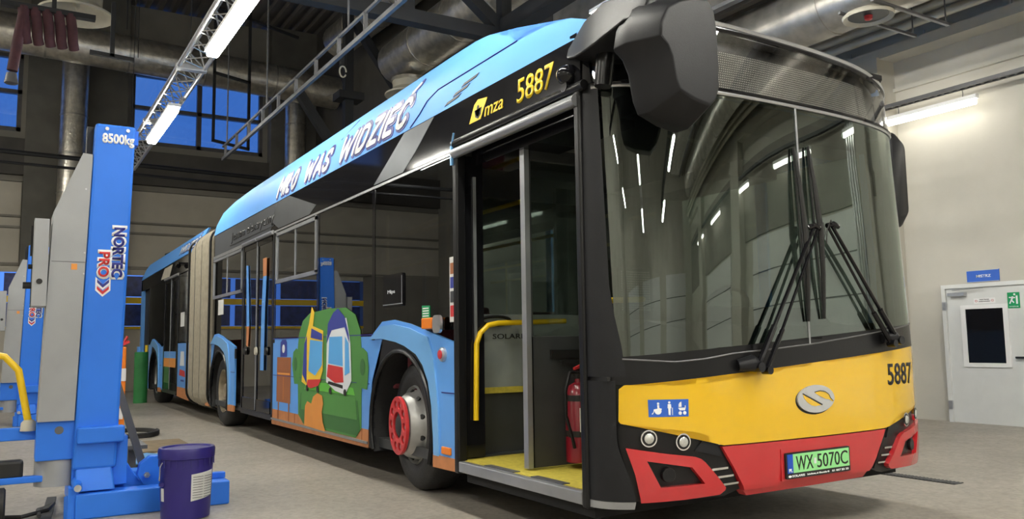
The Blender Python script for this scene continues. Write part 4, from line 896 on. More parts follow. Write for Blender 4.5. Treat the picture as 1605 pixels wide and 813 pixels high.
# cab
dash = build(MB().loft([[(-.42, y, .60), (-.30, y, 1.02), (-.42, y, 1.14), (-.75, y, 1.20), (-.95, y, 1.12), (-.95, y, .60)] for y in (.75, 1.1, 2.0, 2.40)]), 'dashboard', 'inner_grey', bus, smooth=40)
build(MB().loft([[(-.55, y, 1.15), (-.62, y, 1.28), (-.85, y, 1.30), (-.95, y, 1.15)] for y in (1.35, 1.45, 2.1, 2.2)]), 'instrument_binnacle', 'plastic_dark', dash, smooth=40)
cyw = Vector((-1.12, 1.78, 1.22)); 
pts = []
for k in range(25): a = 2*PI*k/24; pts.append(cyw+Vector((math.sin(a)*.08, math.cos(a)*.24, math.sin(a)*.22)))
build(MB().tube(pts, .018, 8, cap=False).bar(cyw-Vector((0, .22, 0)), cyw+Vector((0, .22, 0)), .03, .05).tube([cyw, (-.9, 1.78, .95)], .035, 8), 'steering_wheel', 'bus_grey_black', bus, smooth=1)
st_ = build(MB().box(-2.0, -1.5, 1.5, 2.05, .75, .88), 'driver_seat', 'inner_grey', bus, bevel=.04)
build(MB().hexa([(-2.1, 1.5, .85), (-1.95, 1.5, .85), (-1.95, 2.05, .85), (-2.1, 2.05, .85)], [(-2.22, 1.56, 1.75), (-2.12, 1.56, 1.75), (-2.12, 1.99, 1.75), (-2.22, 1.99, 1.75)]), 'backrest', 'ink_black', st_, bevel=.05)
build(MB().box(-1.9, -1.6, 1.65, 1.9, .3, .75), 'seat_base', 'inner_grey', st_)
build(MB().box(-2.3, -2.26, 1.15, 2.5, .34, 2.3), 'cab_wall', 'inner_grey', bus); 
build(MB().box(-1.75, -.95, 1.10, 1.14, .34, 1.15), 'cab_door', 'inner_grey', bus); build(MB().box(-1.75, -.95, 1.117, 1.123, 1.15, 2.0), 'cab_door_glass', 'clear_glass', bus)
dm = build(MB().box(-.62, -.60, .42, .68, 1.20, 1.50), 'route_display', 'plastic_dark', bus, bevel=.008); build(MB().box(-.60, -.596, .44, .65, 1.25, 1.48), 'display_face', 'mesh', dm)
build(MB().tube([(-.45, .12, .4), (-.45, .12, 1.2), (-.5, .2, 1.30), (-.6, .6, 1.32)], .016, 8), 'grab_rail', 'handrail', bus, smooth=1)
build(MB().tube([(-.35, .25, 2.38), (-.33, .25, 1.0)], .012, 8), 'cab_pole', 'plastic_dark', bus)
build(MB().box(-.55, -.3, .3, 2.3, 2.3, 2.42), 'cab_header', 'bus_grey_black', bus)
for i, (y, r) in enumerate(((.98, .05), (1.16, .06))): build(MB().lathe([(0, r), (-.03, r*.9), (-.05, r*.4)], (-.7, y, 2.38), 'z', 16), 'cab_speaker', 'cream', bus, smooth=1)
# --- middle door (two leaves)
def side_door(x0, x1, lower='side_glass'):
    t_ = .045; xm = (x0+x1)/2
    d = build(MB().box(x0-.02, x1+.02, .0, .06, 2.34, 2.40).box(x0-.03, x0+.02, -.006, .05, .29, 2.38).box(x1-.02, x1+.03, -.006, .05, .29, 2.38), 'door_frame', 'bus_grey_black', bus, bevel=.006)
    for a, b in ((x0+.02, xm-.004), (xm+.004, x1-.02)):
        lf = build(MB().box(a, a+t_, -.006, .03, .33, 2.33).box(b-t_, b, -.006, .03, .33, 2.33).box(a, b, -.006, .03, 2.27, 2.33).box(a, b, -.006, .03, .33, .47), 'door_leaf', 'bus_black', d, bevel=.004)
        build(MB().box(a+t_, b-t_, .003, .009, .47, 2.27), 'leaf_glass', 'side_glass', lf)
    build(MB().tube([(x0, -.012, 2.365), (xm-.02, -.012, 2.365)], .024, 8).tube([(xm+.02, -.012, 2.365), (x1, -.012, 2.365)], .024, 8), 'door_header', 'silver', d, smooth=1)
    build(MB().box(xm-.012, xm+.012, -.012, .0, .34, 2.33), 'leaf_edge', 'alu_trim', d)
    build(MB().box(x0, x1, -.01, .05, .27, .33), 'door_sill', 'bus_grey_black', d)
    return d
d2 = side_door(-7.57, -6.19)
sheet('wrap_strip', 'bus_blue', d2, [(-7.39, 2.09), (-7.31, 2.08), (-7.24, 1.6), (-7.21, 1.33), (-7.33, 1.33), (-7.36, 1.7)], SIDE, .006, .010)
sheet('wrap_strip', 'plank', d2, [(-7.33, 1.33), (-7.21, 1.33), (-7.25, 1.08), (-7.34, 1.10)], SIDE, .006, .010)
sheet('wrap_strip', 'plank', d2, [(-6.59, 2.10), (-6.43, 2.10), (-6.43, 1.89), (-6.57, 1.89)], SIDE, .012, .016)
sheet('wrap_strip', 'bus_blue', d2, [(-6.57, 1.89), (-6.43, 1.89), (-6.48, 1.5), (-6.50, .81), (-6.64, .81), (-6.62, 1.5)], SIDE, .012, .016)
build(MB().lathe([(0, .05), (-.02, .045), (-.022, .01)], (-6.85, -.006, 1.03), 'y', 20), 'door_button', 'cream', d2, smooth=1)
for p in (-7.36, -6.40): build(MB().lathe([(0, .05), (-.02, .045), (-.022, .01)], (p, -.006, 1.03), 'y', 20), 'door_button', 'bus_grey_black', d2, smooth=1)
sheet('paper_notice', 'paper', bus, [(-9.00, 1.53), (-8.68, 1.53), (-8.68, 1.74), (-9.00, 1.74)], SIDE, -.001, .002)
# --- articulation bellows
rows = []; n = 26
for i in range(2*n+1):
    x = -9.42-(1.56)*i/(2*n); o_ = .035 if i % 2 else -.005; o_ += .03*math.sin(PI*i/(2*n))
    y0, y1, z0, z1, r = -o_, 2.55+o_, .20-o_*.4, 2.82+o_-.06*(i/(2*n)), .22
    P = [(x, a, b) for a, b in rrect(y0, y1, z0, z1, r, 5)]; rows.append(P)
build(MB().loft(rows), 'bellows', 'bellows', bus)
mb = MB()
for x in (-9.40, -9.95, -10.45, -11.02):
    P = [(x, a, b) for a, b in rrect(-.045, 2.595, .17, 2.86, .24, 6)]; P.append(P[0]); mb.tube(P, .018, 6)
build(mb, 'bellows_hoop', 'bus_grey_black', bus, smooth=1)
# --- trailer
TX = -11.06
spanel('upper_band', 'bus_black', [(-16.95, 2.34), (TX, 2.37), (TX, 2.64), (-16.95, 2.58)], -.03, .0)
spanel('band_swoosh', 'cream', [(-14.2, 2.40), (-13.2, 2.40), (-12.9, 2.60), (-13.8, 2.59)], .0, .003)
tsh = lambda x, z, d: (x, max(0, (z-2.62))*.35-d, z)
ts = sheet('roof_shroud', 'shroud_blue', bus, [(-16.9, 2.585), (-10.55, 2.66), (-10.3, 2.95), (-16.4, 2.90), (-16.75, 2.80)], tsh, -.02, .012)
text('WIDZIEĆ', 'navy', ts, 'lettering', tsh, box=(-12.42, -10.63, 2.70, 2.925), shear=.3, bold=.05, depth=(.012, .015)); text('WIDZIEĆ', 'letter_white', ts, 'lettering', tsh, box=(-12.38, -10.67, 2.72, 2.905), shear=.3, bold=.01, depth=(.014, .018))
build(MB().box(-16.9, TX, .1, 2.45, 2.6, 2.86), 'trailer_roof', 'bus_grey_black', bus)
build(MB().box(-12.05, -11.75, -.09, .0, 2.50, 2.53).tube([(-11.9, -.10, 2.50), (-11.9, -.04, 2.46)], [.05, .03], 12), 'side_camera', 'bus_black', bus, smooth=1)
build(MB().tube([(-14.9, .25, 2.86), (-14.9, .25, 3.02), (-15.4, .25, 3.04)], .02, 8), 'roof_antenna', 'ink_black', bus)
spanel('side_panel', 'bus_blue', [(-12.15, .42), (-11.08, .42), (-11.08, 1.16), (-12.15, 1.16)]); spanel('skirt', 'plank', [(-12.15, .26), (-11.08, .23), (-11.08, .42), (-12.15, .42)])
for m, P in (('art_white', [(-11.9, .78), (-11.5, .78), (-11.55, 1.02), (-11.85, 1.02)]), ('art_red', [(-11.95, .62), (-11.4, .60), (-11.45, .70), (-11.9, .72)]), ('art_navy', [(-11.8, .52), (-11.5, .52), (-11.5, .55), (-11.8, .55)])): A_(m, P, 1)
window(-12.15, -11.1); sheet('paper_notice', 'paper', bus, [(-11.95, 1.44), (-11.6, 1.44), (-11.6, 1.68), (-11.95, 1.68)], SIDE, -.001, .002)
d3 = side_door(-13.65, -12.2)
sheet('wrap_panel', 'bus_blue', d3, [(-13.55, .90), (-12.3, .90), (-12.3, 1.02), (-13.55, 1.02)], SIDE, .006, .010); sheet('wrap_panel', 'art_orange', d3, [(-13.55, .74), (-12.3, .74), (-12.3, .90), (-13.55, .90)], SIDE, .006, .010)
sheet('wrap_panel', 'art_green_dark', d3, [(-13.5, .45), (-13.0, .45), (-13.0, .74), (-13.5, .74)], SIDE, .006, .010)
wheel_bay(-14.80)
spanel('side_panel', 'bus_blue', [(-15.75, .26), (-15.43, .26), (-15.38, .70), (-15.34, .80), (-15.13, 1.13), (-15.40, 1.15), (-15.75, 1.16)])
spanel('side_panel', 'bus_blue', [(-13.9, .3), (-13.68, .3), (-13.68, 1.14), (-13.9, 1.085)])
window(-15.6, -13.75); build(MB().box(-15.66, -15.60, -.004, .05, .26, 2.36), 'door_post', 'bus_grey_black', bus)
build(MB().box(-16.75, -15.66, .06, .10, .3, 2.34), 'rear_doorway_dark', 'ink_black', bus)  # black sheet standing in for the dark inside of the open door
build(MB().box(-16.95, -16.75, -.0, .06, .5, 2.58), 'rear_post', 'bus_blue', bus); build(MB().tube([(-15.74, -.02, .45), (-15.74, -.02, 1.15)], .03, 8), 'grab_rail', 'handrail', bus)
build(MB().box(-17.0, -16.92, .02, 2.53, .35, 2.7).box(-16.95, TX, 2.5, 2.55, .28, 2.62).box(-16.9, TX, .05, 2.5, .27, .36).box(-16.9, TX, .3, 2.5, 2.5, 2.6), 'trailer_shell', 'inner_grey', bus)
build(MB().tube([(-16.92, -.01, .33), (-16.92, -.01, 1.12)], .05, 8), 'rear_corner', 'bus_blue', bus, smooth=1)
# --- wheels
def make_wheel(cx, y0, rim_m, front=False, steer=0):
    prof = [(0.02, .29), (.0, .31), (-.012, .36), (-.004, .43), (.03, .468), (.06, .48), (.22, .48), (.25, .468), (.28, .43), (.285, .36), (.27, .29)]
    me_ = MB().lathe([(a, r) for a, r in prof], (0, 0, 0), 'y', 56, True)
    w = build(MB(), 'wheel', 'rubber', bus) if False else None
    off = org(bus); me = bpy.data.meshes.new('wheel'); me.from_pydata(me_.v, [], me_.f); finish(me, 40)
    w = bpy.data.objects.new('wheel', me); C.objects.link(w); me.materials.append(MT['rubber']); w.parent = bus
    w.location = Vector((cx, y0, .48))-off; w.rotation_euler = (0, 0, math.radians(steer)); ORG[w.name] = Vector((0, 0, 0))
    def wp(mb, name, m, p=w, **k):
        me = bpy.data.meshes.new(name); me.from_pydata(mb.v, [], mb.f); finish(me, k.get('smooth', 35)); o = bpy.data.objects.new(name, me); C.objects.link(o); o.parent = p; me.materials.append(MT[m]); return o
    if front:
        rim = wp(MB().lathe([(.24, .285), (.02, .295), (.0, .285), (.02, .272), (.10, .262), (.03, .258), (-.045, .235), (-.085, .205), (-.09, .12), (-.05, .10), (.1, .09)], (0, 0, 0), 'y', 48), 'rim', rim_m)
        mb = MB()
        for k in range(10): a = 2*PI*(k+.5)/10; co, si = math.cos(a), math.sin(a); mb.tube([(.236*co, .002, .236*si), (.250*co, -.014, .250*si)], .019, 14)
        wp(mb, 'rim_hole', 'ink_black')
        # red ring with ten holes
        n = 10; ro, ri, hr, rc = .215, .10, .031, .158
        bm = bmesh.new(); loops = [[(ro*math.cos(2*PI*k/60), ro*math.sin(2*PI*k/60)) for k in range(60)], [(ri*math.cos(2*PI*k/36), ri*math.sin(2*PI*k/36)) for k in range(36)]]
        loops += [[(rc*math.cos(2*PI*j/n)+hr*math.cos(2*PI*k/14), rc*math.sin(2*PI*j/n)+hr*math.sin(2*PI*k/14)) for k in range(14)] for j in range(n)]
        es = []
        for L in loops:
            vs = [bm.verts.new((a, -.10, b)) for a, b in L]; es += [bm.edges.new((vs[i], vs[(i+1) % len(vs)])) for i in range(len(vs))]
        bmesh.ops.triangle_fill(bm, use_beauty=True, edges=es)
        r = bmesh.ops.extrude_face_region(bm, geom=bm.faces[:])
        for v in r['geom']:
            if isinstance(v, bmesh.types.BMVert): v.co.y = -.125
        bmesh.ops.recalc_face_normals(bm, faces=bm.faces); me = bpy.data.meshes.new('protector_ring'); bm.to_mesh(me); bm.free(); me.materials.append(MT['ring_red'])
        o = bpy.data.objects.new('wheel_nut_ring', me); C.objects.link(o); o.parent = w
        b = o.modifiers.new('b', 'BEVEL'); b.width = .003; b.segments = 1; b.limit_method = 'ANGLE'
        mb = MB()
        for k in range(n): a = 2*PI*k/n; mb.tube([(rc*math.cos(a), -.115, rc*math.sin(a)), (rc*math.cos(a), -.09, rc*math.sin(a))], .016, 6)
        wp(mb, 'wheel_nut', 'wheel_silver'); wp(MB().lathe([(-.02, .10), (-.10, .095), (-.118, .07), (-.12, .02)], (0, 0, 0), 'y', 24), 'hub', 'rubber')
    else:
        wp(MB().lathe([(.24, .285), (.0, .295), (-.002, .283), (.03, .265), (.10, .25), (.13, .20), (.13, .12), (.05, .11), (.02, .09), (.015, .02)], (0, 0, 0), 'y', 48), 'rim', rim_m)
        mb = MB()
        for k in range(10): a = 2*PI*k/10; mb.tube([(.168*math.cos(a), .11, .168*math.sin(a)), (.168*math.cos(a), .135, .168*math.sin(a))], .016, 6)
        wp(mb, 'wheel_nut', 'wheel_silver')
        mb = MB()
        for k in range(10): a = 2*PI*(k+.5)/10; mb.tube([(.222*math.cos(a), .108, .222*math.sin(a)), (.222*math.cos(a), .13, .222*math.sin(a))], .024, 10)
        wp(mb, 'rim_hole', 'ink_black')
    return w
make_wheel(-2.70, .11, 'wheel_silver', True, -6)
w2 = make_wheel(-8.86, .06, 'wheel_dirty'); w3 = make_wheel(-14.80, .06, 'wheel_silver')
for x in (-2.7, -8.86, -14.8):
    c = copy_tree(w2, Vector((x, 2.49, .48))-org(bus), (0, 0, PI), parent=bus)
# --- mirror, door side
def bx(y, z): return (y, z)
out = [(-.13, 2.47), (-.11, 2.56), (-.05, 2.66), (.06, 2.715), (.20, 2.755), (.32, 2.765), (.375, 2.70), (.395, 2.58), (.40, 2.40), (.392, 2.22), (.36, 2.15), (.30, 2.105), (.16, 2.125), (.03, 2.165), (.0, 2.22), (-.03, 2.36), (-.07, 2.43)]
cen = (.19, 2.43)
def ring_at(x, s, sy=.88): return [(x, cen[0]-.012+(a-cen[0])*s*sy, cen[1]+(b-cen[1])*s) for a, b in out]
mirr = build(MB().loft([ring_at(.04, .93), ring_at(.06, 1.0), ring_at(.15, 1.0), [(x, y+.035, z+.02) for x, y, z in ring_at(.285, .80)], [(x, y+.035, z+.02) for x, y, z in ring_at(.29, .75)]]), 'mirror_housing', 'plastic_dark', bus, smooth=28, bevel=.006)
build(MB().tube([(.215, .345, 2.66), (.215, .362, 2.50), (.215, .362, 2.28)], .016, 8), 'mirror_trim', 'bus_grey_black', mirr, smooth=1)
build(MB().loft([ring_at(.055, .86), ring_at(.062, .86)]), 'mirror_glass', 'chrome', mirr)
arm = MB().loft([[(-.46, -.01, 2.60), (-.46, .10, 2.58), (-.46, .12, 2.66), (-.46, .0, 2.655)],
    [(-.30, -.08, 2.545), (-.30, .22, 2.54), (-.30, .24, 2.78), (-.30, .0, 2.76)],
    [(-.12, -.10, 2.545), (-.12, .26, 2.55), (-.12, .28, 2.81), (-.12, -.02, 2.79)],
    [(.10, -.08, 2.60), (.10, .26, 2.60), (.10, .28, 2.80), (.10, .02, 2.78)],
    [(.18, -.02, 2.62), (.18, .26, 2.62), (.18, .28, 2.78), (.18, .04, 2.74)]])
ar = build(arm, 'mirror_arm', 'plastic_dark', bus, smooth=40, bevel=.012)
build(MB().tube([(-.19, .05, 2.56), (-.20, .03, 2.38)], [.05, .045], 10), 'mirror_mount', 'bus_grey_black', ar, smooth=1)
# far-side mirror
build(MB().loft([[(x, 2.78+(a)*s, 2.19+(b)*s) for a, b in rrect(-.12, .10, -.34, .34, .08)] for x, s in ((-.52, .9), (-.48, 1), (-.42, 1), (-.37, .8))]), 'mirror_housing', 'plastic_dark', bus, smooth=50)
build(MB().tube([(-.45, 2.76, 2.45), (-.45, 2.66, 2.58), (-.42, 2.48, 2.60)], .03, 8), 'mirror_arm', 'plastic_dark', bus)
# tape tag at the front door corner
build(MB().box(-1.785, -1.765, -.035, -.02, 2.27, 2.40).bar((-1.77, -.03, 2.40), (-1.70, -.05, 2.47), .012, .003), 'tape_tag', 'bus_blue_light', bus)

# extinguisher hanging in the doorway
t = thing('fire_extinguisher', (-1.03, .44, .36), 'red fire extinguisher strapped inside the open front door of the bus', 'fire extinguisher')
build(MB().lathe([(0, .07), (.0, .085), (.40, .085), (.45, .06), (.47, .025), (.50, .022)], (-1.03, .44, .37), 'z', 28), 'cylinder', 'red', t, smooth=1)
bpy.data.objects['cylinder'].data.materials[0] = mat('extinguisher_red', (.19, .004, .014), .3, coat=.3)
build(MB().tube([(-1.03, .44, .86), (-1.03, .44, .90)], .025, 10).bar((-1.03, .40, .905), (-1.03, .52, .93), .02, .015), 'valve', 'bus_grey_black', t)
build(MB().bar((-1.02, .40, .92), (-1.02, .54, .97), .02, .015), 'handle', 'ring_red', t)
build(MB().tube([(-1.0, .42, .90), (-.98, .34, .90), (-.97, .30, .80), (-.97, .30, .65), (-.96, .335, .52), (-.96, .35, .46)], .010, 8), 'hose', 'bus_grey_black', t, smooth=1)
for z in (.52, .73): build(MB().lathe([(0, .088), (.035, .088)], (-1.03, .44, z), 'z', 28), 'strap', 'ink_black', t)
sheet('label_panel', 'paper', t, [(.39, .55), (.49, .55), (.49, .69), (.39, .69)], lambda a, b, d: (-1.03+math.sqrt(max(0, .0867**2-(a-.44)**2))+d, a, b), 0, .002, rng(.39, .49, 8))

# ============================================================ LIFTS
def make_lift(x, y, label):
    t = thing('column_lift', (x, y, 0), label, 'vehicle lift')
    # local metric frame: X toward the viewer, Y toward the bus
    def b(x0, x1, y0, y1, z0, z1, name, m='lift_blue', p=t, bevel=.006): return build(MB().box(x+x0, x+x1, y+y0, y+y1, z0, z1), name, m, p, bevel=bevel)
    def P(*q): return [(x+a, y+c, z) for a, c, z in q]
    sh = lambda z: (z-.5)*.030-.03            # the column stands a little out of plumb
    col = build(MB().hexa(P((-.02, -.12+sh(.5), .30), (.20, -.12+sh(.5), .30), (.20, .14+sh(.5), .30), (-.02, .14+sh(.5), .30)), P((-.02, -.12+sh(2.6), 2.61), (.20, -.12+sh(2.6), 2.61), (.20, .13+sh(2.6), 2.61), (-.02, .13+sh(2.6), 2.61))), 'column', 'lift_blue', t, bevel=.018)
    FX = lambda a, c, d: (x+.202+d, y+a, c)
    text('8500kg', 'letter_white', col, 'lettering', FX, box=(-.075+sh(2.5), .125+sh(2.5), 2.455, 2.545), bold=.04)
    def RT(a, c, d): # text turned to read downward
        return (x+.202+d, y+c+sh(1.6), a)
    def vt(s_, m, z_top, z_bot, y0, y1, bold=.0, d=(.0, .003)):
        text(s_, m, col, 'lettering', lambda a, c, dd: (x+.202+dd, y+c+sh(-a), -a), box=(-z_top, -z_bot, y0, y1), bold=bold, depth=d)
    vt('NORTEC', 'letter_white', 1.915, 1.545, .022, .118, .10, (.0, .002)); vt('NORTEC', 'navy', 1.90, 1.56, .035, .105, .045, (.0015, .004))
    vt('PRO', 'letter_white', 1.745, 1.545, -.055, .035, .08, (.0, .0025)); vt('PRO', 'art_red', 1.73, 1.56, -.045, .022, .03, (.002, .0045))
    for k, (m, zz) in enumerate((('navy', 1.545), ('art_red', 1.50))):
        sheet('chevron', 'letter_white', col, [(-.055+sh(1.5), zz+.015), (-.01+sh(1.5), zz-.035), (.037+sh(1.5), zz+.015), (.037+sh(1.5), zz-.030), (-.01+sh(1.5), zz-.072), (-.055+sh(1.5), zz-.030)], FX, .0, .002)
        sheet('chevron', m, col, [(-.045+sh(1.5), zz), (-.01+sh(1.5), zz-.035), (.027+sh(1.5), zz), (.027+sh(1.5), zz-.022), (-.01+sh(1.5), zz-.057), (-.045+sh(1.5), zz-.022)], FX, .0015, .004)
    mb = MB()
    for dy in (-.05, .08): mb.tube([(x+.19, y+dy+sh(2.6), 2.575), (x+.21, y+dy+sh(2.6), 2.575)], .012, 10)
    build(mb, 'bolt', 'silver', col); build(MB().box(x+.0, x+.12, y+.13+sh(2.5), y+.16+sh(2.5), 2.50, 2.60), 'lug', 'lift_blue', col); build(MB().box(x+.0, x+.10, y-.16+sh(2.5), y-.12+sh(2.5), 2.40, 2.60), 'lug', 'black_steel', col)
    # grey hood
    H = [(-.355, .62), (-.12+sh(.6), .62), (-.12+sh(2.3), 2.39), (-.255+.10, 2.395), (-.315, 1.98)]
    ho = sheet('hood', 'lift_grey', t, H, FX, -.32, -.015)
    build(MB().box(x+.185, x+.189, y-.315, y-.11, 1.655, 1.659), 'hood_seam', 'grey_steel', ho)
    sheet('hood_label', 'art_orange', ho, [(-.20, 1.605), (-.165, 1.605), (-.165, 1.645), (-.20, 1.645)], FX, -.015, -.012)
    mb = MB()
    for (a, c) in ((-.13, 2.15), (-.125, 1.72), (-.125, 1.58), (-.13, .68)): mb.tube([(x+.185, y+a, c), (x+.192, y+a, c)], .006, 8)
    build(mb, 'screw', 'silver', ho)
    # control box
    cb = b(-.02, .22, -.42, -.335, 1.36, 1.93, 'control_box', 'lift_grey', bevel=.004)
    build(MB().box(x+.05, x+.058, y-.425, y-.335, 1.36, 1.93), 'box_seam', 'ink_black', cb)
    build_split(MB().tube([(x+.10, y-.42, 1.50), (x+.10, y-.47, 1.50)], .022, 12).tube([(x+.14, y-.42, 1.62), (x+.14, y-.445, 1.62)], .016, 10).tube([(x+.22, y-.38, 1.52), (x+.228, y-.38, 1.52)], .018, 12), 'switch', 'ink_black', cb, smooth=1)
    build(MB().box(x+.02, x+.06, y-.435, y-.42, 1.7, 1.9), 'socket', 'ink_black', cb)
    # back mast and lower drive cover
    b(-.12, -.02, -.30, .10, .30, 2.0, 'mast', bevel=.01)
    dc = b(-.06, .16, -.36, -.12, .37, .62, 'drive_cover')
    build(MB().tube([(x+.155, y-.23, .56), (x+.163, y-.23, .56)], .026, 16), 'cover_hole', 'grey_steel', dc)
    build(MB().lathe([(0, .13), (.17, .13)], (x+.02, y-.23, .20), 'z', 24), 'drive_motor', 'lift_grey', t, smooth=1)
    b(.16, .25, -.13, .15, .47, .575, 'carriage_plate', bevel=.01)
    b(-.3, .16, -.15, .18, .18, .50, 'carriage')
    hd = build(MB().hexa(P((.10, -.13, .17), (.27, -.13, .17), (.27, .10, .17), (.10, .10, .17)), P((.10, -.13, .345), (.17, -.13, .345), (.17, .08, .345), (.10, .08, .345))), 'gusset', 'lift_blue', t, bevel=.012)
    # base legs toward the bus
    b(.14, .30, -.13, .82, .0, .16, 'base_leg', bevel=.01); b(-.80, -.62, -.13, .82, .0, .16, 'base_leg', bevel=.01)
    b(-.65, .15, -.13, .05, .02, .13, 'cross_member', bevel=.01)
    # wheel forks
    fk = build(MB().hexa(P((-.05, .10, .12), (.06, .10, .12), (.06, .42, .12), (-.05, .42, .12)), P((-.05, .10, .46), (.06, .10, .46), (.06, .27, .18), (-.05, .27, .18))), 'fork', 'lift_blue', t, bevel=.01)
    pl_ = [(a+.36, c+.24) for a, c in arc(0, 0, .11, 22.5, 337.5+22.5, 8)][:8]
    build(MB().loft([[(x+.10, y+a-.0, c) for a, c in pl_], [(x+.03, y+a, c) for a, c in pl_]]), 'fork_bracket', 'lift_blue', fk, bevel=.006)
    build(MB().tube([(x+.09, y+.31, .22), (x+.13, y+.31, .22)], .02, 6).tube([(x+.09, y+.31, .22), (x+.16, y+.31, .22)], .009, 8), 'bolt', 'silver', fk)
    build(MB().box(x-.06, x+.12, y+.45, y+.62, .10, .24), 'step_plate', 'lift_blue', fk, bevel=.004)
    mb = MB()
    for k in range(7): mb.box(x-.05+k*.022, x-.04+k*.022, y+.455, y+.615, .24, .247)
    build(mb, 'step_rib', 'bus_blue_light', fk)
    b(.1, .16, .60, .82, .16, .20, 'toe_plate', bevel=.004)
    # pallet-truck end: drawbar, wheels
    b(.05, .12, -.56, -.10, .235, .275, 'tow_arm'); build(MB().tube([(x+.12, y-.12, .23), (x+.30, y-.12, .20)], .03, 12), 'tow_pin', 'lift_blue', t, smooth=1); build(MB().tube([(x+.30, y-.12, .20), (x+.31, y-.12, .20)], .022, 12), 'pin_end', 'silver', t)
    b(-.02, .05, -.60, -.33, .50, .58, 'drawbar_block')
    build(MB().tube([(x+.05, y-.40, .60), (x+.05, y-.44, .80), (x+.05, y-.47, .95), (x+.05, y-.55, 1.04), (x+.05, y-.68, 1.07)], .022, 10), 'drawbar', 'handrail', t, smooth=1)
    build(MB().lathe([(-.02, .05), (.03, .045), (.05, .028)], (x+.05, y-.40, .58), 'z', 14), 'drawbar_boot', 'cream', t, smooth=1)
    wl = build(MB().lathe([(-.03, .05), (-.03, .095), (-.02, .11), (.03, .11), (.04, .095), (.04, .05)], (x+.12, y-.55, .11), 'y', 28), 'wheel', 'rubber', t, smooth=1)
    build(MB().lathe([(-.02, .06), (.03, .06)], (x+.12, y-.55, .11), 'y', 20), 'wheel_hub', 'grey_steel', wl)
    build(MB().box(x+.0, x+.1, y-.62, y-.42, .26, .38), 'hydraulic_pump', 'ink_black', t, bevel=.02)
    build(MB().tube([(x+.2, y-.14, .14), (x+.24, y-.14, .0)], .05, 8).box(x+.18, x+.28, y-.17, y-.11, .0, .20), 'foot', 'lift_blue', t)
    return t
make_lift(-3.27, -1.98, 'blue and grey column lift lettered NORTEC PRO, nearest on the left')
make_lift(-11.0, -2.22, 'second blue and grey column lift, half hidden behind the near one')

# ------------------------------------------------------------ floor-level things
t = thing('plastic_bucket', (-2.68, -1.50, 0), 'dark blue plastic bucket with a lid and white label, standing before the lift', 'bucket')
build(MB().lathe([(.0, .135), (.008, .148), (.40, .165), (.405, .16)], (-2.68, -1.50, 0), 'z', 48), 'tub', 'bucket_blue', t, smooth=1)
build(MB().lathe([(.375, .166), (.38, .172), (.43, .174), (.445, .168), (.445, .150), (.435, .145), (.435, .01)], (-2.68, -1.50, 0), 'z', 48), 'lid', 'bucket_blue', t, smooth=1)
mb = MB()
for k in range(24): a = 2*PI*k/24; mb.bar((-2.68+.167*math.cos(a), -1.5+.167*math.sin(a), .33), (-2.68+.167*math.cos(a), -1.5+.167*math.sin(a), .375), .004, .004)
build(mb, 'rib', 'bucket_blue', t)
def cyl_map(r): return lambda a, b, d: (-2.68+(r+.017*b/.4+d)*math.cos(a), -1.50+(r+.017*b/.4+d)*math.sin(a), b)
sheet('label_panel', 'paper', t, [(.02, .12), (1.05, .14), (1.05, .30), (.02, .285)], cyl_map(.148), .0, .003, rng(.02, 1.05, 10))
mb = MB()
for k in range(9):
    for (a0, a1) in ((.08, .50), (.56, 1.0)):
        pts = [cyl_map(.148)(a, .14+k*.016, .0035) for a in rng(a0, a1, 4)]; mb.tube(pts, .0016, 4)
build(mb, 'label_print', 'inner_grey', t)
sheet('label_panel', 'paper', t, [(-1.35, .12), (-1.15, .12), (-1.15, .20), (-1.35, .20)], cyl_map(.148), .0, .003, rng(-1.35, -1.15, 3))
build(MB().tube([cyl_map(.148)(-1.25, .25, .02), cyl_map(.148)(-1.22, .28, .02), cyl_map(.148)(-1.10, .34, .03), cyl_map(.148)(-1.02, .365, .025)], .004, 6), 'wire_handle', 'silver', t)
build(MB().lathe([(0, .016), (.02, .014)], cyl_map(.148)(-1.28, .225, .005), 'x', 10), 'handle_boss', 'bucket_blue', t)

t = thing('bollard', (-15.0, -.21, 0), 'green steel bollard post standing beside the rear of the bus', 'bollard')
build(MB().lathe([(0, .13), (1.0, .13), (1.01, .12)], (-15.0, -.21, 0), 'z', 24), 'post', 'bollard', t, smooth=1)
tag(build(MB().bar((-4.1, -1.82, .95), (-4.1, -1.53, .03), .05, .055), 'leaning_bar', 'grey_steel', bevel=.004), 'dark grey square steel bar leaning against the near lift', 'bar')
t = thing('jack_stand', (-7.2, -1.42, 0), 'orange metal stand with white stickers behind the near lift', 'stand')
build(MB().hexa([(-7.25, -1.53, 0), (-7.15, -1.53, 0), (-7.15, -1.37, 0), (-7.25, -1.37, 0)], [(-7.24, -1.46, 1.10), (-7.16, -1.46, 1.10), (-7.16, -1.37, 1.10), (-7.24, -1.37, 1.10)]), 'post', 'orange', t, bevel=.01)
build(MB().box(-7.15, -7.145, -1.43, -1.37, .72, .86).box(-7.145, -7.14, -1.48, -1.39, .30, .42), 'sticker', 'white', t)
build(MB().tube([(-7.2, -1.42, 1.1), (-7.2, -1.36, 1.22)], .015, 6).bar((-7.2, -1.46, 1.10), (-7.2, -1.34, 1.16), .05, .03), 'handle', 'ring_red', t)
t = thing('cable_coil', (-8.3, -1.15, 0), 'black cable coiled on the floor behind the near lift', 'cable')
pts = [(-8.3+.45*math.cos(a)*(1+.06*math.sin(3*a)), -1.15+.30*math.sin(a), .02+.012*(k//18)) for k, a in enumerate([2*PI*k/18 for k in range(60)])]
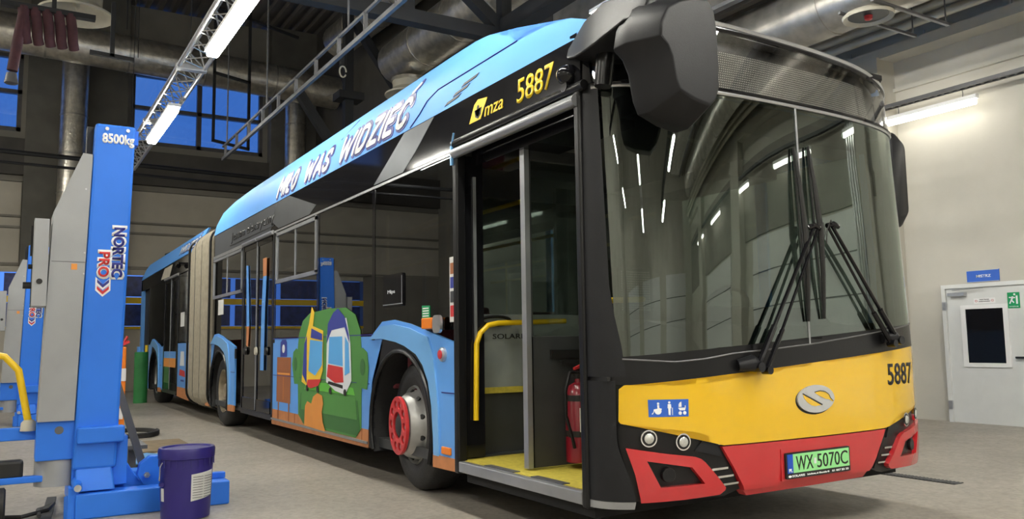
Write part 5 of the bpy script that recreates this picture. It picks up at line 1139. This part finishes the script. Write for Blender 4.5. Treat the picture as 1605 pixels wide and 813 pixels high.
build(MB().tube(pts, .016, 6), 'coil', 'rubber', t, smooth=1)
t = thing('air_hose', (-3.4, -2.45, 0), 'black rubber hose lying under the near lift', 'hose')
build(MB().tube([(-3.3, -2.6, .02), (-3.2, -2.4, .02), (-3.3, -2.25, .03), (-3.6, -2.2, .02), (-3.4, -2.3, .02), (-3.15, -2.3, .02)], .014, 6), 'hose_length', 'rubber', t, smooth=1)
tag(build(MB().hexa([(-7.4, -1.55, 0), (-6.3, -1.55, 0), (-6.3, -.75, 0), (-7.4, -.75, 0)], [(-7.4, -1.55, .02), (-6.3, -1.55, .02), (-6.3, -.75, .02), (-7.4, -.75, .02)]), 'floor_board', 'wood'), 'flat brown board lying on the floor beyond the bucket', 'board')
mb = MB()
for i in range(7):
    for j in range(5):
        pass
tag(build(MB().loft([[(-5.9+.12*i, -1.50+.1*j, .012+.035*abs(math.sin(i*1.9+j*2.3))) for j in range(7)] for i in range(7)], close=False, cap=False), 'cloth_rag', 'bus_blue_light', smooth=50), 'crumpled light blue and white rag on the floor behind the bucket', 'rag')
mod = bpy.data.objects['cloth_rag'].modifiers.new('s', 'SOLIDIFY'); mod.thickness = .008
t = thing('tool_trolley', (-4.6, -1.75, 0), 'low dark metal tray stand behind the lift base', 'trolley')
build(MB().box(-4.9, -4.4, -1.95, -1.5, .26, .29), 'tray', 'grey_steel', t); build(MB().box(-4.66, -4.60, -1.62, -1.56, 0, .26).box(-4.66, -4.60, -1.90, -1.84, 0, .26), 'leg', 'grey_steel', t)
tag(build(MB().bar((-2.9, -2.28, .012), (-3.9, -2.20, .012), .06, .02), 'floor_rail', 'black_steel'), 'black steel strip on the floor under the near lift', 'rail')
# floor drain channel on the right
t = thing('floor_drain', (-.9, 3.5, 0), 'slotted metal drain grating in the floor right of the bus', 'drain')
build(MB().box(-2.6, -.52, 3.44, 3.56, .0, .004), 'channel', 'black_steel', t)
mb = MB()
for k in range(70): x = -2.6+k*.03; mb.box(x, x+.014, 3.45, 3.55, .002, .008)
build(mb, 'grating', 'grey_steel', t)
